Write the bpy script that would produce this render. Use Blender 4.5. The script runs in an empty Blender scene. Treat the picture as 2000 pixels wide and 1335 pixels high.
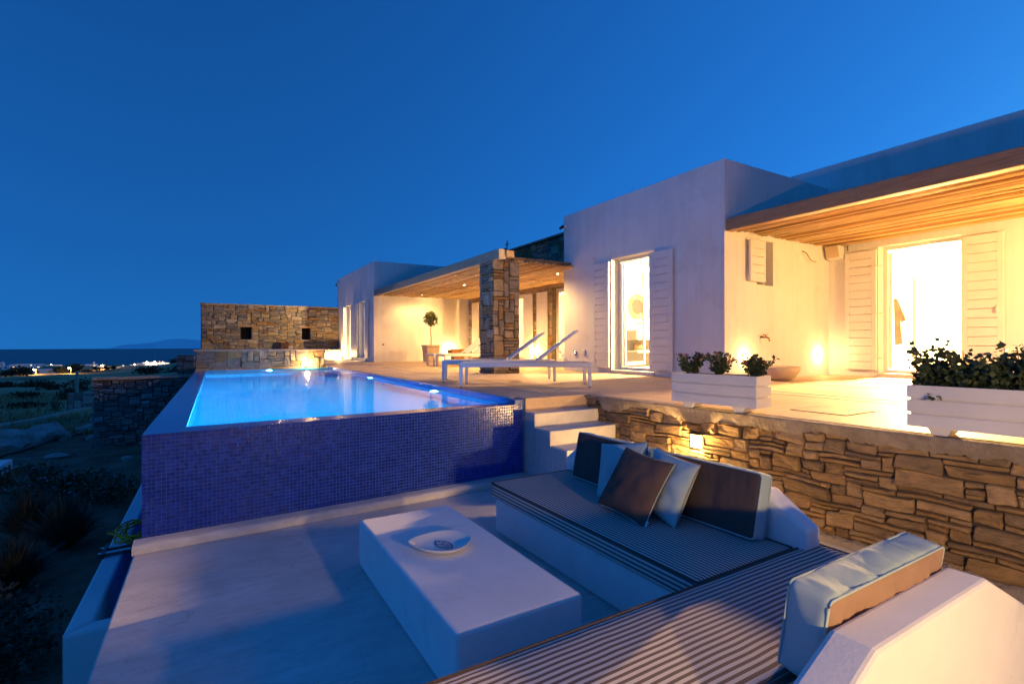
import bpy, bmesh, math, random
from mathutils import Vector, Matrix, noise, Euler
R = math.radians
rnd = random.Random(7)
sc = bpy.context.scene
COL = sc.collection

# ------------------------------------------------------------------ camera
cam = bpy.data.cameras.new('camera'); camo = bpy.data.objects.new('camera', cam); COL.objects.link(camo)
sc.camera = camo
cam.sensor_width = 36; cam.lens = 36 * 985 / 2000; cam.clip_start = .05; cam.clip_end = 60000
cam.shift_y = (673 - 667.5) / 2000
YAW = math.atan2(589, 985)
camo.location = (0, 0, 1.5)
camo.rotation_euler = (Matrix.Rotation(-YAW, 4, 'Z') @ Matrix.Rotation(R(90), 4, 'X') @ Matrix.Rotation(R(-.15), 4, 'Z')).to_euler()

# ------------------------------------------------------------------ world, sun, exposure
w = bpy.data.worlds.new('World'); sc.world = w; w.use_nodes = True
nt = w.node_tree; bg = nt.nodes['Background']
sky = nt.nodes.new('ShaderNodeTexSky'); sky.sky_type = 'NISHITA'; sky.sun_disc = False
SUN_EL, SUN_AZ = 12, 88
sky.sun_elevation = R(SUN_EL); sky.sun_rotation = R(SUN_AZ); sky.ozone_density = 6; sky.dust_density = .3
tint = nt.nodes.new('ShaderNodeMix'); tint.data_type = 'RGBA'; tint.blend_type = 'MULTIPLY'
tint.inputs[0].default_value = 1; tint.inputs[7].default_value = (.12, .54, .88, 1)   # blue-hour cast
tcs = nt.nodes.new('ShaderNodeTexCoord'); mps = nt.nodes.new('ShaderNodeMapping'); mps.inputs['Location'].default_value = (0, 0, .20); mps.inputs['Scale'].default_value = (1, 1, .55)
nt.links.new(tcs.outputs['Generated'], mps.inputs[0]); nt.links.new(mps.outputs[0], sky.inputs[0])
nt.links.new(sky.outputs[0], tint.inputs[6]); nt.links.new(tint.outputs[2], bg.inputs[0])
bg.inputs[1].default_value = .14
sl = bpy.data.lights.new('sun', 'SUN'); sl.energy = .02; sl.angle = R(12); sl.color = (.7, .8, 1)
so = bpy.data.objects.new('sun', sl); COL.objects.link(so)
_d = Vector((math.sin(R(SUN_AZ)) * math.cos(R(SUN_EL)), math.cos(R(SUN_AZ)) * math.cos(R(SUN_EL)), math.sin(R(SUN_EL))))
so.rotation_euler = (-_d).to_track_quat('-Z', 'Y').to_euler()
vs = sc.view_settings; vs.view_transform = 'Standard'; vs.look = 'None'; vs.gamma = 1; vs.exposure = .25
sc.cycles.use_denoising = True
sc.cycles.sample_clamp_indirect = 3
sc.cycles.max_bounces = 8; sc.cycles.diffuse_bounces = 4; sc.cycles.transparent_max_bounces = 8
WARM = (1, .57, .18)

# ------------------------------------------------------------------ materials
def nodes(m):
    m.use_nodes = True
    return m.node_tree, m.node_tree.nodes, m.node_tree.links, m.node_tree.nodes['Principled BSDF']
def mixc(nt, blend, f, a, b):
    n = nt.nodes.new('ShaderNodeMix'); n.data_type = 'RGBA'; n.blend_type = blend
    for s, v in ((0, f), (6, a), (7, b)):
        if hasattr(v, 'links') or isinstance(v, bpy.types.NodeSocket): nt.links.new(v, n.inputs[s])
        elif s == 0: n.inputs[0].default_value = v
        else: n.inputs[s].default_value = (*v, 1)
    return n.outputs[2]
def math_(nt, op, a, b=None, c=None):
    n = nt.nodes.new('ShaderNodeMath'); n.operation = op
    for i, v in enumerate((a, b, c)):
        if v is None: continue
        if isinstance(v, bpy.types.NodeSocket): nt.links.new(v, n.inputs[i])
        else: n.inputs[i].default_value = v
    return n.outputs[0]
def pos(nt, scale=(1, 1, 1)):
    g = nt.nodes.new('ShaderNodeNewGeometry'); mp = nt.nodes.new('ShaderNodeMapping')
    mp.inputs['Scale'].default_value = scale; nt.links.new(g.outputs['Position'], mp.inputs[0]); return mp.outputs[0]
def noise_(nt, vec, scale, detail=5, rough=.6, dist=0):
    n = nt.nodes.new('ShaderNodeTexNoise'); nt.links.new(vec, n.inputs['Vector'])
    n.inputs['Scale'].default_value = scale; n.inputs['Detail'].default_value = detail
    n.inputs['Roughness'].default_value = rough; n.inputs['Distortion'].default_value = dist
    return n.outputs[0]
def ramp(nt, fac, stops, interp='LINEAR'):
    n = nt.nodes.new('ShaderNodeValToRGB'); cr = n.color_ramp; cr.interpolation = interp
    while len(cr.elements) < len(stops): cr.elements.new(.5)
    for e, (p, c) in zip(cr.elements, stops): e.position = p; e.color = (*c, 1) if len(c) == 3 else c
    nt.links.new(fac, n.inputs[0]); return n.outputs[0]
def bump(nt, h, strength, dist, b, nrm=None):
    n = nt.nodes.new('ShaderNodeBump'); n.inputs['Strength'].default_value = strength; n.inputs['Distance'].default_value = dist
    nt.links.new(h, n.inputs['Height'])
    if nrm is not None: nt.links.new(nrm, n.inputs['Normal'])
    if b is not None: nt.links.new(n.outputs[0], b.inputs['Normal'])
    return n.outputs[0]
def mat(name, c1, c2=None, rough=.8, scale=3., bs=0, bscale=40., bdist=.01, spec=.3, stretch=(1, 1, 1), metal=0, rand=None, lo=.35, hi=.65, dirt=None, streak=None, crack=None):
    m = bpy.data.materials.new(name); nt, N, L, b = nodes(m)
    p = pos(nt, stretch)
    b.inputs['Roughness'].default_value = rough; b.inputs['Specular IOR Level'].default_value = spec; b.inputs['Metallic'].default_value = metal
    col = None
    if rand:
        oi = N.new('ShaderNodeObjectInfo')
        k = len(rand); col = ramp(nt, oi.outputs['Random'], [(i / k, c) for i, c in enumerate(rand)], 'CONSTANT')
        n = noise_(nt, p, scale, 6, .65)
        col = mixc(nt, 'MULTIPLY', 1., col, ramp(nt, n, [(.25, (.55, .55, .55)), (.75, (1.4, 1.35, 1.25))]))
    elif c2:
        col = ramp(nt, noise_(nt, p, scale, 6, .6), [(lo, c1), (hi, c2)])
    else: b.inputs['Base Color'].default_value = (*c1, 1)
    if dirt:  # (colour, scale, low, high)
        dc, ds, l_, h_ = dirt
        col = mixc(nt, 'MIX', ramp(nt, noise_(nt, p, ds, 8, .7, .4), [(l_, (0, 0, 0)), (h_, (1, 1, 1))]), col if col is not None else c1, dc)
    if streak:
        col = mixc(nt, 'MULTIPLY', 1., col, ramp(nt, noise_(nt, pos(nt, (2.2, 2.2, .16)), 2.2, 6, .7), [(.38, (streak, streak, streak)), (.58, (1, 1, 1))]))
    if crack:   # hairline cracks and trowel arcs
        vo = N.new('ShaderNodeTexVoronoi'); vo.feature = 'DISTANCE_TO_EDGE'; vo.inputs['Scale'].default_value = crack
        wv = N.new('ShaderNodeVectorMath'); wv.operation = 'ADD'; nn = N.new('ShaderNodeTexNoise'); nn.inputs['Scale'].default_value = 3; L.new(p, nn.inputs['Vector'])
        L.new(p, wv.inputs[0]); L.new(nn.outputs['Color'], wv.inputs[1]); L.new(wv.outputs[0], vo.inputs['Vector'])
        col = mixc(nt, 'MULTIPLY', 1., col, ramp(nt, vo.outputs['Distance'], [(.0, (.82, .80, .78)), (.004, (1, 1, 1))]))
        col = mixc(nt, 'MULTIPLY', 1., col, ramp(nt, noise_(nt, pos(nt, (1, 3.5, 1)), 3.2, 7, .7, 1.2), [(.35, (.86, .86, .86)), (.6, (1.05, 1.05, 1.05))]))
    if col is not None: L.new(col, b.inputs['Base Color'])
    if bs: bump(nt, noise_(nt, p, bscale, 6, .65), bs, bdist, b)
    return m
def emat(name, c, s):
    m = bpy.data.materials.new(name); nt, N, L, b = nodes(m)
    b.inputs['Base Color'].default_value = (*c, 1); b.inputs['Emission Color'].default_value = (*c, 1); b.inputs['Emission Strength'].default_value = s
    return m
M = {}
M['plaster'] = mat('plaster', (.78, .77, .75), (.85, .84, .82), .85, 1.2, .25, 28, .006, dirt=((.60, .57, .53), .9, .55, .85), streak=.93)
M['white'] = mat('white_render', (.78, .78, .78), (.86, .86, .85), .75, 2.5, .35, 45, .004, dirt=((.50, .49, .47), 2.2, .58, .85))
M['paint'] = mat('white_paint', (.74, .73, .70), (.80, .79, .76), .45, 4, .12, 60, .003)
M['cement'] = mat('cement_floor', (.56, .54, .52), (.68, .66, .64), .55, 1.1, .2, 22, .004, dirt=((.48, .45, .43), 2.6, .52, .8), crack=.7)
M['deck'] = mat('deck_cement', (.56, .41, .28), (.68, .50, .35), .6, .9, .25, 35, .004, dirt=((.44, .31, .21), 3.0, .54, .82), crack=.4)
M['band'] = mat('pale_band', (.66, .56, .44), (.72, .62, .50), .6, 5)
M['coping'] = mat('rough_cement', (.34, .28, .21), (.50, .42, .32), .9, 5, 1., 45, .03, dirt=((.22, .18, .13), 7, .5, .75))
M['mortar'] = mat('dark_joint', (.06, .05, .04), (.11, .09, .07), 1, 8, .6, 30, .02)
M['mortar_pale'] = mat('joint_mortar', (.10, .085, .065), (.19, .16, .12), 1, 8, .6, 30, .02)
M['stone'] = mat('schist', (0, 0, 0), None, .85, 9, .9, 26, .018, rand=[(.36, .24, .12), (.27, .19, .105), (.42, .29, .15), (.22, .155, .09), (.38, .27, .15), (.32, .21, .095)], stretch=(1, 1, 2.4))
M['stone_b'] = mat('field_stone', (0, 0, 0), None, .85, 9, .8, 24, .02, rand=[(.30, .25, .19), (.22, .20, .18), (.34, .26, .16), (.27, .17, .08), (.38, .32, .25), (.19, .18, .17), (.28, .22, .15)], stretch=(1, 1, 1.8))
M['stone_g'] = mat('grey_stone', (0, 0, 0), None, .9, 9, .8, 24, .02, rand=[(.20, .20, .19), (.26, .25, .23), (.16, .15, .14), (.23, .21, .18), (.32, .31, .30)], stretch=(1, 1, 1.8))
M['rock'] = mat('pale_rock', (.30, .28, .25), (.48, .46, .42), .95, 3, 1., 9, .06, dirt=((.2, .17, .13), 5, .5, .7))
M['wood'] = mat('weathered_beam', (.26, .16, .09), (.40, .27, .16), .75, 3, .5, 14, .01, stretch=(8, .6, 8), dirt=((.15, .09, .055), 3, .52, .72))
M['wood_grey'] = mat('grey_beam', (.30, .25, .19), (.42, .36, .28), .8, 3, .5, 14, .01, stretch=(8, .6, 8), dirt=((.18, .14, .10), 3, .5, .7))
M['cane'] = mat('split_cane', (0, 0, 0), None, .6, 5, .5, 10, .006, rand=[(.62, .43, .19), (.72, .54, .27), (.48, .30, .12), (.78, .61, .34), (.36, .21, .08), (.66, .47, .22)], stretch=(6, .5, 6))
M['board'] = mat('roof_board', (.22, .14, .07), (.3, .2, .1), .9)
M['teak'] = mat('teak_block', (.30, .14, .05), (.46, .24, .09), .55, 4, .2, 20, .004, stretch=(1, 1, 6))
M['brown'] = mat('brown_canvas', (.105, .070, .056), (.135, .090, .072), .9, 3, .35, 260, .002)
M['navy'] = mat('grey_brown_canvas', (.078, .060, .054), (.100, .076, .068), .9, 3, .35, 260, .002)
M['aqua'] = mat('aqua_canvas', (.36, .50, .52), (.44, .57, .58), .88, 4, .3, 240, .002)
M['tan'] = mat('tan_canvas', (.33, .21, .14), (.38, .25, .17), .9, 4, .3, 240, .002)
M['white_tag'] = mat('white_tag', (.75, .75, .75))
M['sling'] = mat('white_sling', (.66, .66, .68), (.72, .72, .73), .6, 5, .25, 300, .001)
M['alu'] = mat('white_metal', (.72, .72, .73), None, .35, spec=.5)
M['black'] = mat('black_rubber', (.02, .02, .02), None, .6)
M['dark'] = mat('dark_metal', (.03, .03, .035), None, .45, spec=.5)
M['chrome'] = mat('chrome', (.6, .6, .6), None, .2, metal=1)
M['brass'] = mat('old_brass', (.25, .16, .08), None, .35, metal=1)
M['ceramic'] = mat('glazed_ceramic', (.78, .77, .73), (.82, .81, .78), .12, 4, spec=.6)
M['ink'] = mat('blue_glaze', (.01, .02, .16), None, .2)
M['leaf'] = mat('dark_leaf', (0, 0, 0), None, .5, 20, rand=[(.035, .07, .02), (.05, .09, .03), (.03, .055, .02)], spec=.4)
M['leaf_o'] = mat('olive_leaf', (.07, .09, .03), (.11, .12, .045), .6, 12)
M['leaf_g'] = mat('garden_leaf', (.030, .055, .022), (.055, .085, .035), .5, 30, spec=.4)
M['leaf_d'] = mat('dry_leaf', (.05, .06, .035), (.09, .095, .06), .7, 14)
M['straw'] = mat('dry_straw', (.30, .20, .09), (.42, .30, .14), .9, 6)
M['bark'] = mat('bark', (.09, .065, .04), (.15, .11, .07), .9, 20)
M['red'] = mat('red_petal', (.30, .03, .02), (.42, .07, .03), .6, 20)
M['lilac'] = mat('lilac_petal', (.30, .30, .42), (.4, .4, .5), .6, 20)
M['soil'] = mat('soil', (.05, .035, .025), (.08, .06, .04), 1, 20, .6, 40, .02)
M['tree_far'] = mat('far_leaf', (.03, .04, .02), (.055, .06, .03), .8, 2)
M['clay'] = mat('pale_clay', (.50, .40, .28), (.58, .47, .34), .8, 5, .2, 40, .004)
M['linen'] = mat('grey_linen', (.16, .14, .12), (.22, .19, .16), .9, 8)
M['wicker'] = mat('wicker', (.30, .20, .10), (.42, .30, .16), .8, 30)
M['yellow'] = mat('yellow_strap', (1, .36, .01), (1, .44, .01), .6, 20)
M['hose'] = mat('black_pipe', (.015, .015, .017), None, .6)
M['village'] = mat('lime_wash', (.72, .72, .72), (.80, .79, .78), .9, .4)
M['pane_dark'] = mat('dark_pane', (.03, .035, .05), None, .15, spec=.6)
M['pane_lit'] = emat('lit_pane', (1, .66, .3), 2.5)
M['bulb'] = emat('lamp_bulb', (1, .72, .38), 30)
M['bulb_s'] = emat('street_bulb', (1, .62, .22), 60)
M['bulb_w'] = emat('wall_lamp_glass', (1, .66, .28), 14)
M['bulb_p'] = emat('pool_lens', (.75, .92, 1), 16)
M['island'] = mat('haze_pale_island', (.84, .88, .92), (.88, .92, .96), 1, .001)  # pale bluish tone puts distance haze into the island's own colour
def glass():
    m = bpy.data.materials.new('window_pane'); nt, N, L, b = nodes(m)
    tr = N.new('ShaderNodeBsdfTransparent'); gl = N.new('ShaderNodeBsdfGlossy'); gl.inputs['Roughness'].default_value = .02
    fr = N.new('ShaderNodeLayerWeight'); mx = N.new('ShaderNodeMixShader')
    L.new(math_(nt, 'MULTIPLY', math_(nt, 'POWER', fr.outputs['Facing'], 4.), .5), mx.inputs[0]); L.new(tr.outputs[0], mx.inputs[1]); L.new(gl.outputs[0], mx.inputs[2])
    L.new(mx.outputs[0], N['Material Output'].inputs[0]); return m
M['glass'] = glass()
def stripes(name, vec, period):
    m = bpy.data.materials.new(name); nt, N, L, b = nodes(m)
    g = N.new('ShaderNodeNewGeometry'); d = N.new('ShaderNodeVectorMath'); d.operation = 'DOT_PRODUCT'
    L.new(g.outputs['Position'], d.inputs[0]); d.inputs[1].default_value = vec
    wob = noise_(nt, pos(nt), 3, 2)
    s = math_(nt, 'ADD', d.outputs['Value'], math_(nt, 'MULTIPLY', wob, .002))
    f = math_(nt, 'FRACT', math_(nt, 'DIVIDE', s, period))
    t = math_(nt, 'ABSOLUTE', math_(nt, 'SUBTRACT', f, .5))
    k = ramp(nt, t, [(.225, (0, 0, 0)), (.255, (1, 1, 1))])
    L.new(mixc(nt, 'MIX', k, (.15, .12, .112), (.58, .56, .54)), b.inputs['Base Color'])
    b.inputs['Roughness'].default_value = .9; b.inputs['Specular IOR Level'].default_value = .15
    bump(nt, noise_(nt, pos(nt), 320, 3), .3, .002, b); return m
M['stripe_y'] = stripes('striped_canvas', (1, 0, 1), .0245)
M['stripe_x'] = stripes('striped_canvas_cross', (0, 1, -1), .0275)
def tile_mat(name, cols, rough=.24):
    m = bpy.data.materials.new(name); nt, N, L, b = nodes(m)
    wn = N.new('ShaderNodeTexWhiteNoise'); wn.noise_dimensions = '3D'
    sn = N.new('ShaderNodeVectorMath'); sn.operation = 'SNAP'; sn.inputs[1].default_value = (.030, .3, .030)
    g = N.new('ShaderNodeNewGeometry'); L.new(g.outputs['Position'], sn.inputs[0]); L.new(sn.outputs[0], wn.inputs['Vector'])
    L.new(ramp(nt, wn.outputs['Value'], [(i / len(cols), c) for i, c in enumerate(cols)], 'CONSTANT'), b.inputs['Base Color'])
    b.inputs['Roughness'].default_value = rough; b.inputs['Specular IOR Level'].default_value = .35; return m
M['tile'] = tile_mat('cobalt_mosaic', [(.006, .030, .34), (.009, .042, .42), (.005, .024, .28), (.012, .055, .48), (.007, .034, .38)])
M['grout'] = mat('blue_grout', (.07, .15, .36), (.11, .20, .42), .9, 20)
def mosaic(name, tile, grout, size, rough=.1):
    m = bpy.data.materials.new(name); nt, N, L, b = nodes(m)
    g = N.new('ShaderNodeNewGeometry'); sp = N.new('ShaderNodeSeparateXYZ'); L.new(g.outputs['Position'], sp.inputs[0])
    sn = N.new('ShaderNodeSeparateXYZ'); L.new(g.outputs['True Normal'], sn.inputs[0])
    line = None
    for ax in range(3):
        f = math_(nt, 'FRACT', math_(nt, 'DIVIDE', sp.outputs[ax], size))
        e = math_(nt, 'GREATER_THAN', math_(nt, 'ABSOLUTE', math_(nt, 'SUBTRACT', f, .5)), .44)
        e = math_(nt, 'MULTIPLY', e, math_(nt, 'LESS_THAN', math_(nt, 'ABSOLUTE', sn.outputs[ax]), .6))
        line = e if line is None else math_(nt, 'MAXIMUM', line, e)
    L.new(mixc(nt, 'MIX', line, tile, grout), b.inputs['Base Color'])
    b.inputs['Roughness'].default_value = rough; b.inputs['Specular IOR Level'].default_value = .6
    inv = math_(nt, 'SUBTRACT', 1., line); bump(nt, inv, .4, .002, b); return m
M['mosaic'] = mosaic('cobalt_mosaic_rim', (.012, .06, .42), (.07, .14, .34), .0253, .2)
M['mosaic_in'] = mosaic('pool_lining', (.02, .34, .66), (.10, .45, .72), .05, .3)
def water():
    m = bpy.data.materials.new('pool_water'); nt, N, L, b = nodes(m)
    rf = N.new('ShaderNodeBsdfRefraction'); rf.inputs['IOR'].default_value = 1.33; rf.inputs['Roughness'].default_value = .06
    rf.inputs['Color'].default_value = (.62, .92, 1, 1)
    gl = N.new('ShaderNodeBsdfGlossy'); gl.inputs['Roughness'].default_value = .05
    fr = N.new('ShaderNodeFresnel'); fr.inputs['IOR'].default_value = 1.33; mx = N.new('ShaderNodeMixShader')
    bn = bump(nt, noise_(nt, pos(nt, (1, .45, 1)), 2.6, 3, .5), .09, .05, None)
    for n in (rf, gl, fr): L.new(bn, n.inputs['Normal'])
    L.new(math_(nt, 'MULTIPLY', fr.outputs[0], .75), mx.inputs[0]); L.new(rf.outputs[0], mx.inputs[1]); L.new(gl.outputs[0], mx.inputs[2])
    L.new(mx.outputs[0], N['Material Output'].inputs[0]); return m
M['water'] = water()
def sea():
    m = bpy.data.materials.new('sea_water'); nt, N, L, b = nodes(m)
    b.inputs['Base Color'].default_value = (.004, .012, .04, 1); b.inputs['Roughness'].default_value = .35; b.inputs['IOR'].default_value = 1.33
    bump(nt, noise_(nt, pos(nt, (1, .5, 1)), .02, 6, .7), 1., 6, b); return m
M['sea'] = sea()
def ground():
    m = bpy.data.materials.new('dry_ground'); nt, N, L, b = nodes(m)
    p = pos(nt)
    far = ramp(nt, noise_(nt, p, .05, 8, .65, .6), [(.36, (.14, .10, .05)), (.48, (.42, .30, .15)), (.62, (.52, .40, .21))])
    near = ramp(nt, noise_(nt, p, 1.1, 8, .7), [(.35, (.16, .11, .075)), (.55, (.31, .22, .145)), (.72, (.44, .34, .25))])
    ln = N.new('ShaderNodeVectorMath'); ln.operation = 'LENGTH'; g = N.new('ShaderNodeNewGeometry'); L.new(g.outputs['Position'], ln.inputs[0])
    k = ramp(nt, math_(nt, 'DIVIDE', ln.outputs['Value'], 60.), [(.3, (0, 0, 0)), (.65, (1, 1, 1))])
    L.new(mixc(nt, 'MIX', k, near, far), b.inputs['Base Color']); b.inputs['Roughness'].default_value = 1; b.inputs['Specular IOR Level'].default_value = .1
    bump(nt, noise_(nt, p, 2.2, 8, .75), 1, .25, b); return m
M['ground'] = ground()

# ------------------------------------------------------------------ mesh helpers
WP = {}
def wp(o): return WP.get(o.name, Vector((0, 0, 0)))
class MB:
    def __init__(s): s.v = []; s.f = []; s.mi = []; s.cur = 0
    def add(s, vs, fs):
        k = len(s.v); s.v += [tuple(v) for v in vs]; s.f += [tuple(i + k for i in f) for f in fs]; s.mi += [s.cur] * len(fs); return s
    def box(s, x0, x1, y0, y1, z0, z1):
        v = [(x, y, z) for z in (z0, z1) for y in (y0, y1) for x in (x0, x1)]
        return s.add(v, [(0, 2, 3, 1), (4, 5, 7, 6), (0, 1, 5, 4), (1, 3, 7, 5), (3, 2, 6, 7), (2, 0, 4, 6)])
    def obox(s, c, size, mtx):
        hx, hy, hz = [d / 2 for d in size]; c = Vector(c)
        v = [c + mtx @ Vector((x, y, z)) for z in (-hz, hz) for y in (-hy, hy) for x in (-hx, hx)]
        return s.add(v, [(0, 2, 3, 1), (4, 5, 7, 6), (0, 1, 5, 4), (1, 3, 7, 5), (3, 2, 6, 7), (2, 0, 4, 6)])
    def prism(s, poly, z0, z1):
        n = len(poly); v = [(x, y, z0) for x, y in poly] + [(x, y, z1) for x, y in poly]
        return s.add(v, [tuple(range(n - 1, -1, -1)), tuple(range(n, 2 * n))] + [(i, (i + 1) % n, n + (i + 1) % n, n + i) for i in range(n)])
    def sweep(s, poly, a, b):   # poly of 3-D points extruded by vector
        n = len(poly); d = Vector(b) - Vector(a)
        v = [Vector(p) for p in poly] + [Vector(p) + d for p in poly]
        return s.add(v, [tuple(range(n - 1, -1, -1)), tuple(range(n, 2 * n))] + [(i, (i + 1) % n, n + (i + 1) % n, n + i) for i in range(n)])
    def tube(s, pts, r, n=8, caps=True, closed=False):
        pts = [Vector(p) for p in pts]; k = len(s.v); m = len(pts); rr = r if isinstance(r, (list, tuple)) else [r] * m
        up = Vector((0, 0, 1)); vs = []
        for i, p in enumerate(pts):
            t = (pts[(i + 1) % m] - pts[i - 1]) if closed else (pts[min(i + 1, m - 1)] - pts[max(i - 1, 0)])
            t = t.normalized() if t.length > 0 else up
            a = t.cross(up if abs(t.z) < .95 else Vector((1, 0, 0))).normalized(); b = a.cross(t)
            vs += [p + (a * math.cos(2 * math.pi * j / n) + b * math.sin(2 * math.pi * j / n)) * rr[i] for j in range(n)]
        fs = []
        for i in range(m if closed else m - 1):
            q = (i + 1) % m
            fs += [(i * n + j, i * n + (j + 1) % n, q * n + (j + 1) % n, q * n + j) for j in range(n)]
        if caps and not closed: fs += [tuple(range(n - 1, -1, -1)), tuple((m - 1) * n + j for j in range(n))]
        return s.add(vs, fs)
    def lathe(s, prof, c, n=24, axis='Z'):
        vs = []
        for r, h in prof:
            for j in range(n):
                a = 2 * math.pi * j / n; q = (r * math.cos(a), r * math.sin(a), h)
                if axis == 'Y': q = (q[0], q[2], q[1])
                if axis == 'X': q = (q[2], q[0], q[1])
                vs.append((c[0] + q[0], c[1] + q[1], c[2] + q[2]))
        fs = [(i * n + j, i * n + (j + 1) % n, (i + 1) * n + (j + 1) % n, (i + 1) * n + j) for i in range(len(prof) - 1) for j in range(n)]
        return s.add(vs, fs)
    def slab(s, fn, us, vs_, holes, t0, t1):
        """wall with holes: fn(u,v,t)->xyz; us/vs_ = (lo,hi)"""
        U = sorted(set([us[0], us[1]] + [h[i] for h in holes for i in (0, 1)])); V = sorted(set([vs_[0], vs_[1]] + [h[i] for h in holes for i in (2, 3)]))
        def solid(i, j):
            if not (0 <= i < len(U) - 1 and 0 <= j < len(V) - 1): return False
            cu, cv = (U[i] + U[i + 1]) / 2, (V[j] + V[j + 1]) / 2
            return not any(h[0] < cu < h[1] and h[2] < cv < h[3] for h in holes)
        for i in range(len(U) - 1):
            for j in range(len(V) - 1):
                if not solid(i, j): continue
                a, b, c, d = U[i], U[i + 1], V[j], V[j + 1]
                for t, fl in ((t0, 0), (t1, 1)):
                    q = [fn(a, c, t), fn(b, c, t), fn(b, d, t), fn(a, d, t)]; s.add(q, [(0, 1, 2, 3) if fl else (3, 2, 1, 0)])
                for di, dj, p, q in ((-1, 0, (a, c), (a, d)), (1, 0, (b, c), (b, d)), (0, -1, (a, c), (b, c)), (0, 1, (a, d), (b, d))):
                    if not solid(i + di, j + dj): s.add([fn(*p, t0), fn(*q, t0), fn(*q, t1), fn(*p, t1)], [(0, 1, 2, 3)])
        return s
    def build(s, name, m, parent=None, smooth=False, bevel=0, seg=2, origin=None, weld=False):
        if origin is None:
            xs, ys, zs = zip(*s.v); origin = ((min(xs) + max(xs)) / 2, (min(ys) + max(ys)) / 2, min(zs))
        c = Vector(origin)
        me = bpy.data.meshes.new(name); me.from_pydata([(v[0] - c.x, v[1] - c.y, v[2] - c.z) for v in s.v], [], s.f)
        ms = m if isinstance(m, list) else [m]
        for q in ms: me.materials.append(M[q])
        if len(ms) > 1: me.polygons.foreach_set('material_index', s.mi)
        bm = bmesh.new(); bm.from_mesh(me)
        if weld: bmesh.ops.remove_doubles(bm, verts=bm.verts, dist=1e-4)
        bmesh.ops.recalc_face_normals(bm, faces=bm.faces); bm.to_mesh(me); bm.free()
        if smooth: me.polygons.foreach_set('use_smooth', [True] * len(me.polygons))
        me.update()
        o = bpy.data.objects.new(name, me); COL.objects.link(o); o.location = c; WP[o.name] = c.copy()
        if parent is not None:
            o.parent = parent; o.matrix_parent_inverse = Matrix.Translation(-wp(parent))
        if bevel:
            b = o.modifiers.new('edge', 'BEVEL'); b.width = bevel; b.segments = seg; b.limit_method = 'ANGLE'; b.angle_limit = R(40)
        return o
def tag(o, label=None, cat=None, group=None, kind=None):
    for k, v in (('label', label), ('category', cat), ('group', group), ('kind', kind)):
        if v: o[k] = v
    return o
def thing(name, loc, label, cat, group=None):
    o = bpy.data.objects.new(name, None); COL.objects.link(o); o.location = loc; o.empty_display_size = .1; WP[o.name] = Vector(loc)
    return tag(o, label, cat, group)
def children(o): return [c for c in bpy.data.objects if c.parent == o]
def copy_tree(o, parent=None):
    c = o.copy(); COL.objects.link(c)
    if parent is not None: c.parent = parent; c.matrix_parent_inverse = o.matrix_parent_inverse.copy()
    for ch in children(o): copy_tree(ch, c)
    return c
def struct(o): o['kind'] = 'structure'; return o
def B(name, m, parent, x0, x1, y0, y1, z0, z1, bevel=0): return MB().box(x0, x1, y0, y1, z0, z1).build(name, m, parent, bevel=bevel)
def lamp(name, kind, loc, power, color=WARM, size=.05, parent=None, direction=None, spot=None, blend=.5):
    l = bpy.data.lights.new(name, kind); l.energy = power; l.color = color
    if kind == 'AREA': l.shape = 'DISK'; l.size = size
    else: l.shadow_soft_size = size
    if kind == 'SPOT': l.spot_size = R(spot); l.spot_blend = blend
    o = bpy.data.objects.new(name, l); COL.objects.link(o); o.location = loc; WP[o.name] = Vector(loc)
    if direction: o.rotation_euler = Vector(direction).to_track_quat('-Z', 'Y').to_euler()
    if parent is not None: o.parent = parent; o.matrix_parent_inverse = Matrix.Translation(-wp(parent))
    return o
def rotm(z=0, y=0, x=0): return (Matrix.Rotation(z, 3, 'Z') @ Matrix.Rotation(y, 3, 'Y') @ Matrix.Rotation(x, 3, 'X'))

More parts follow.
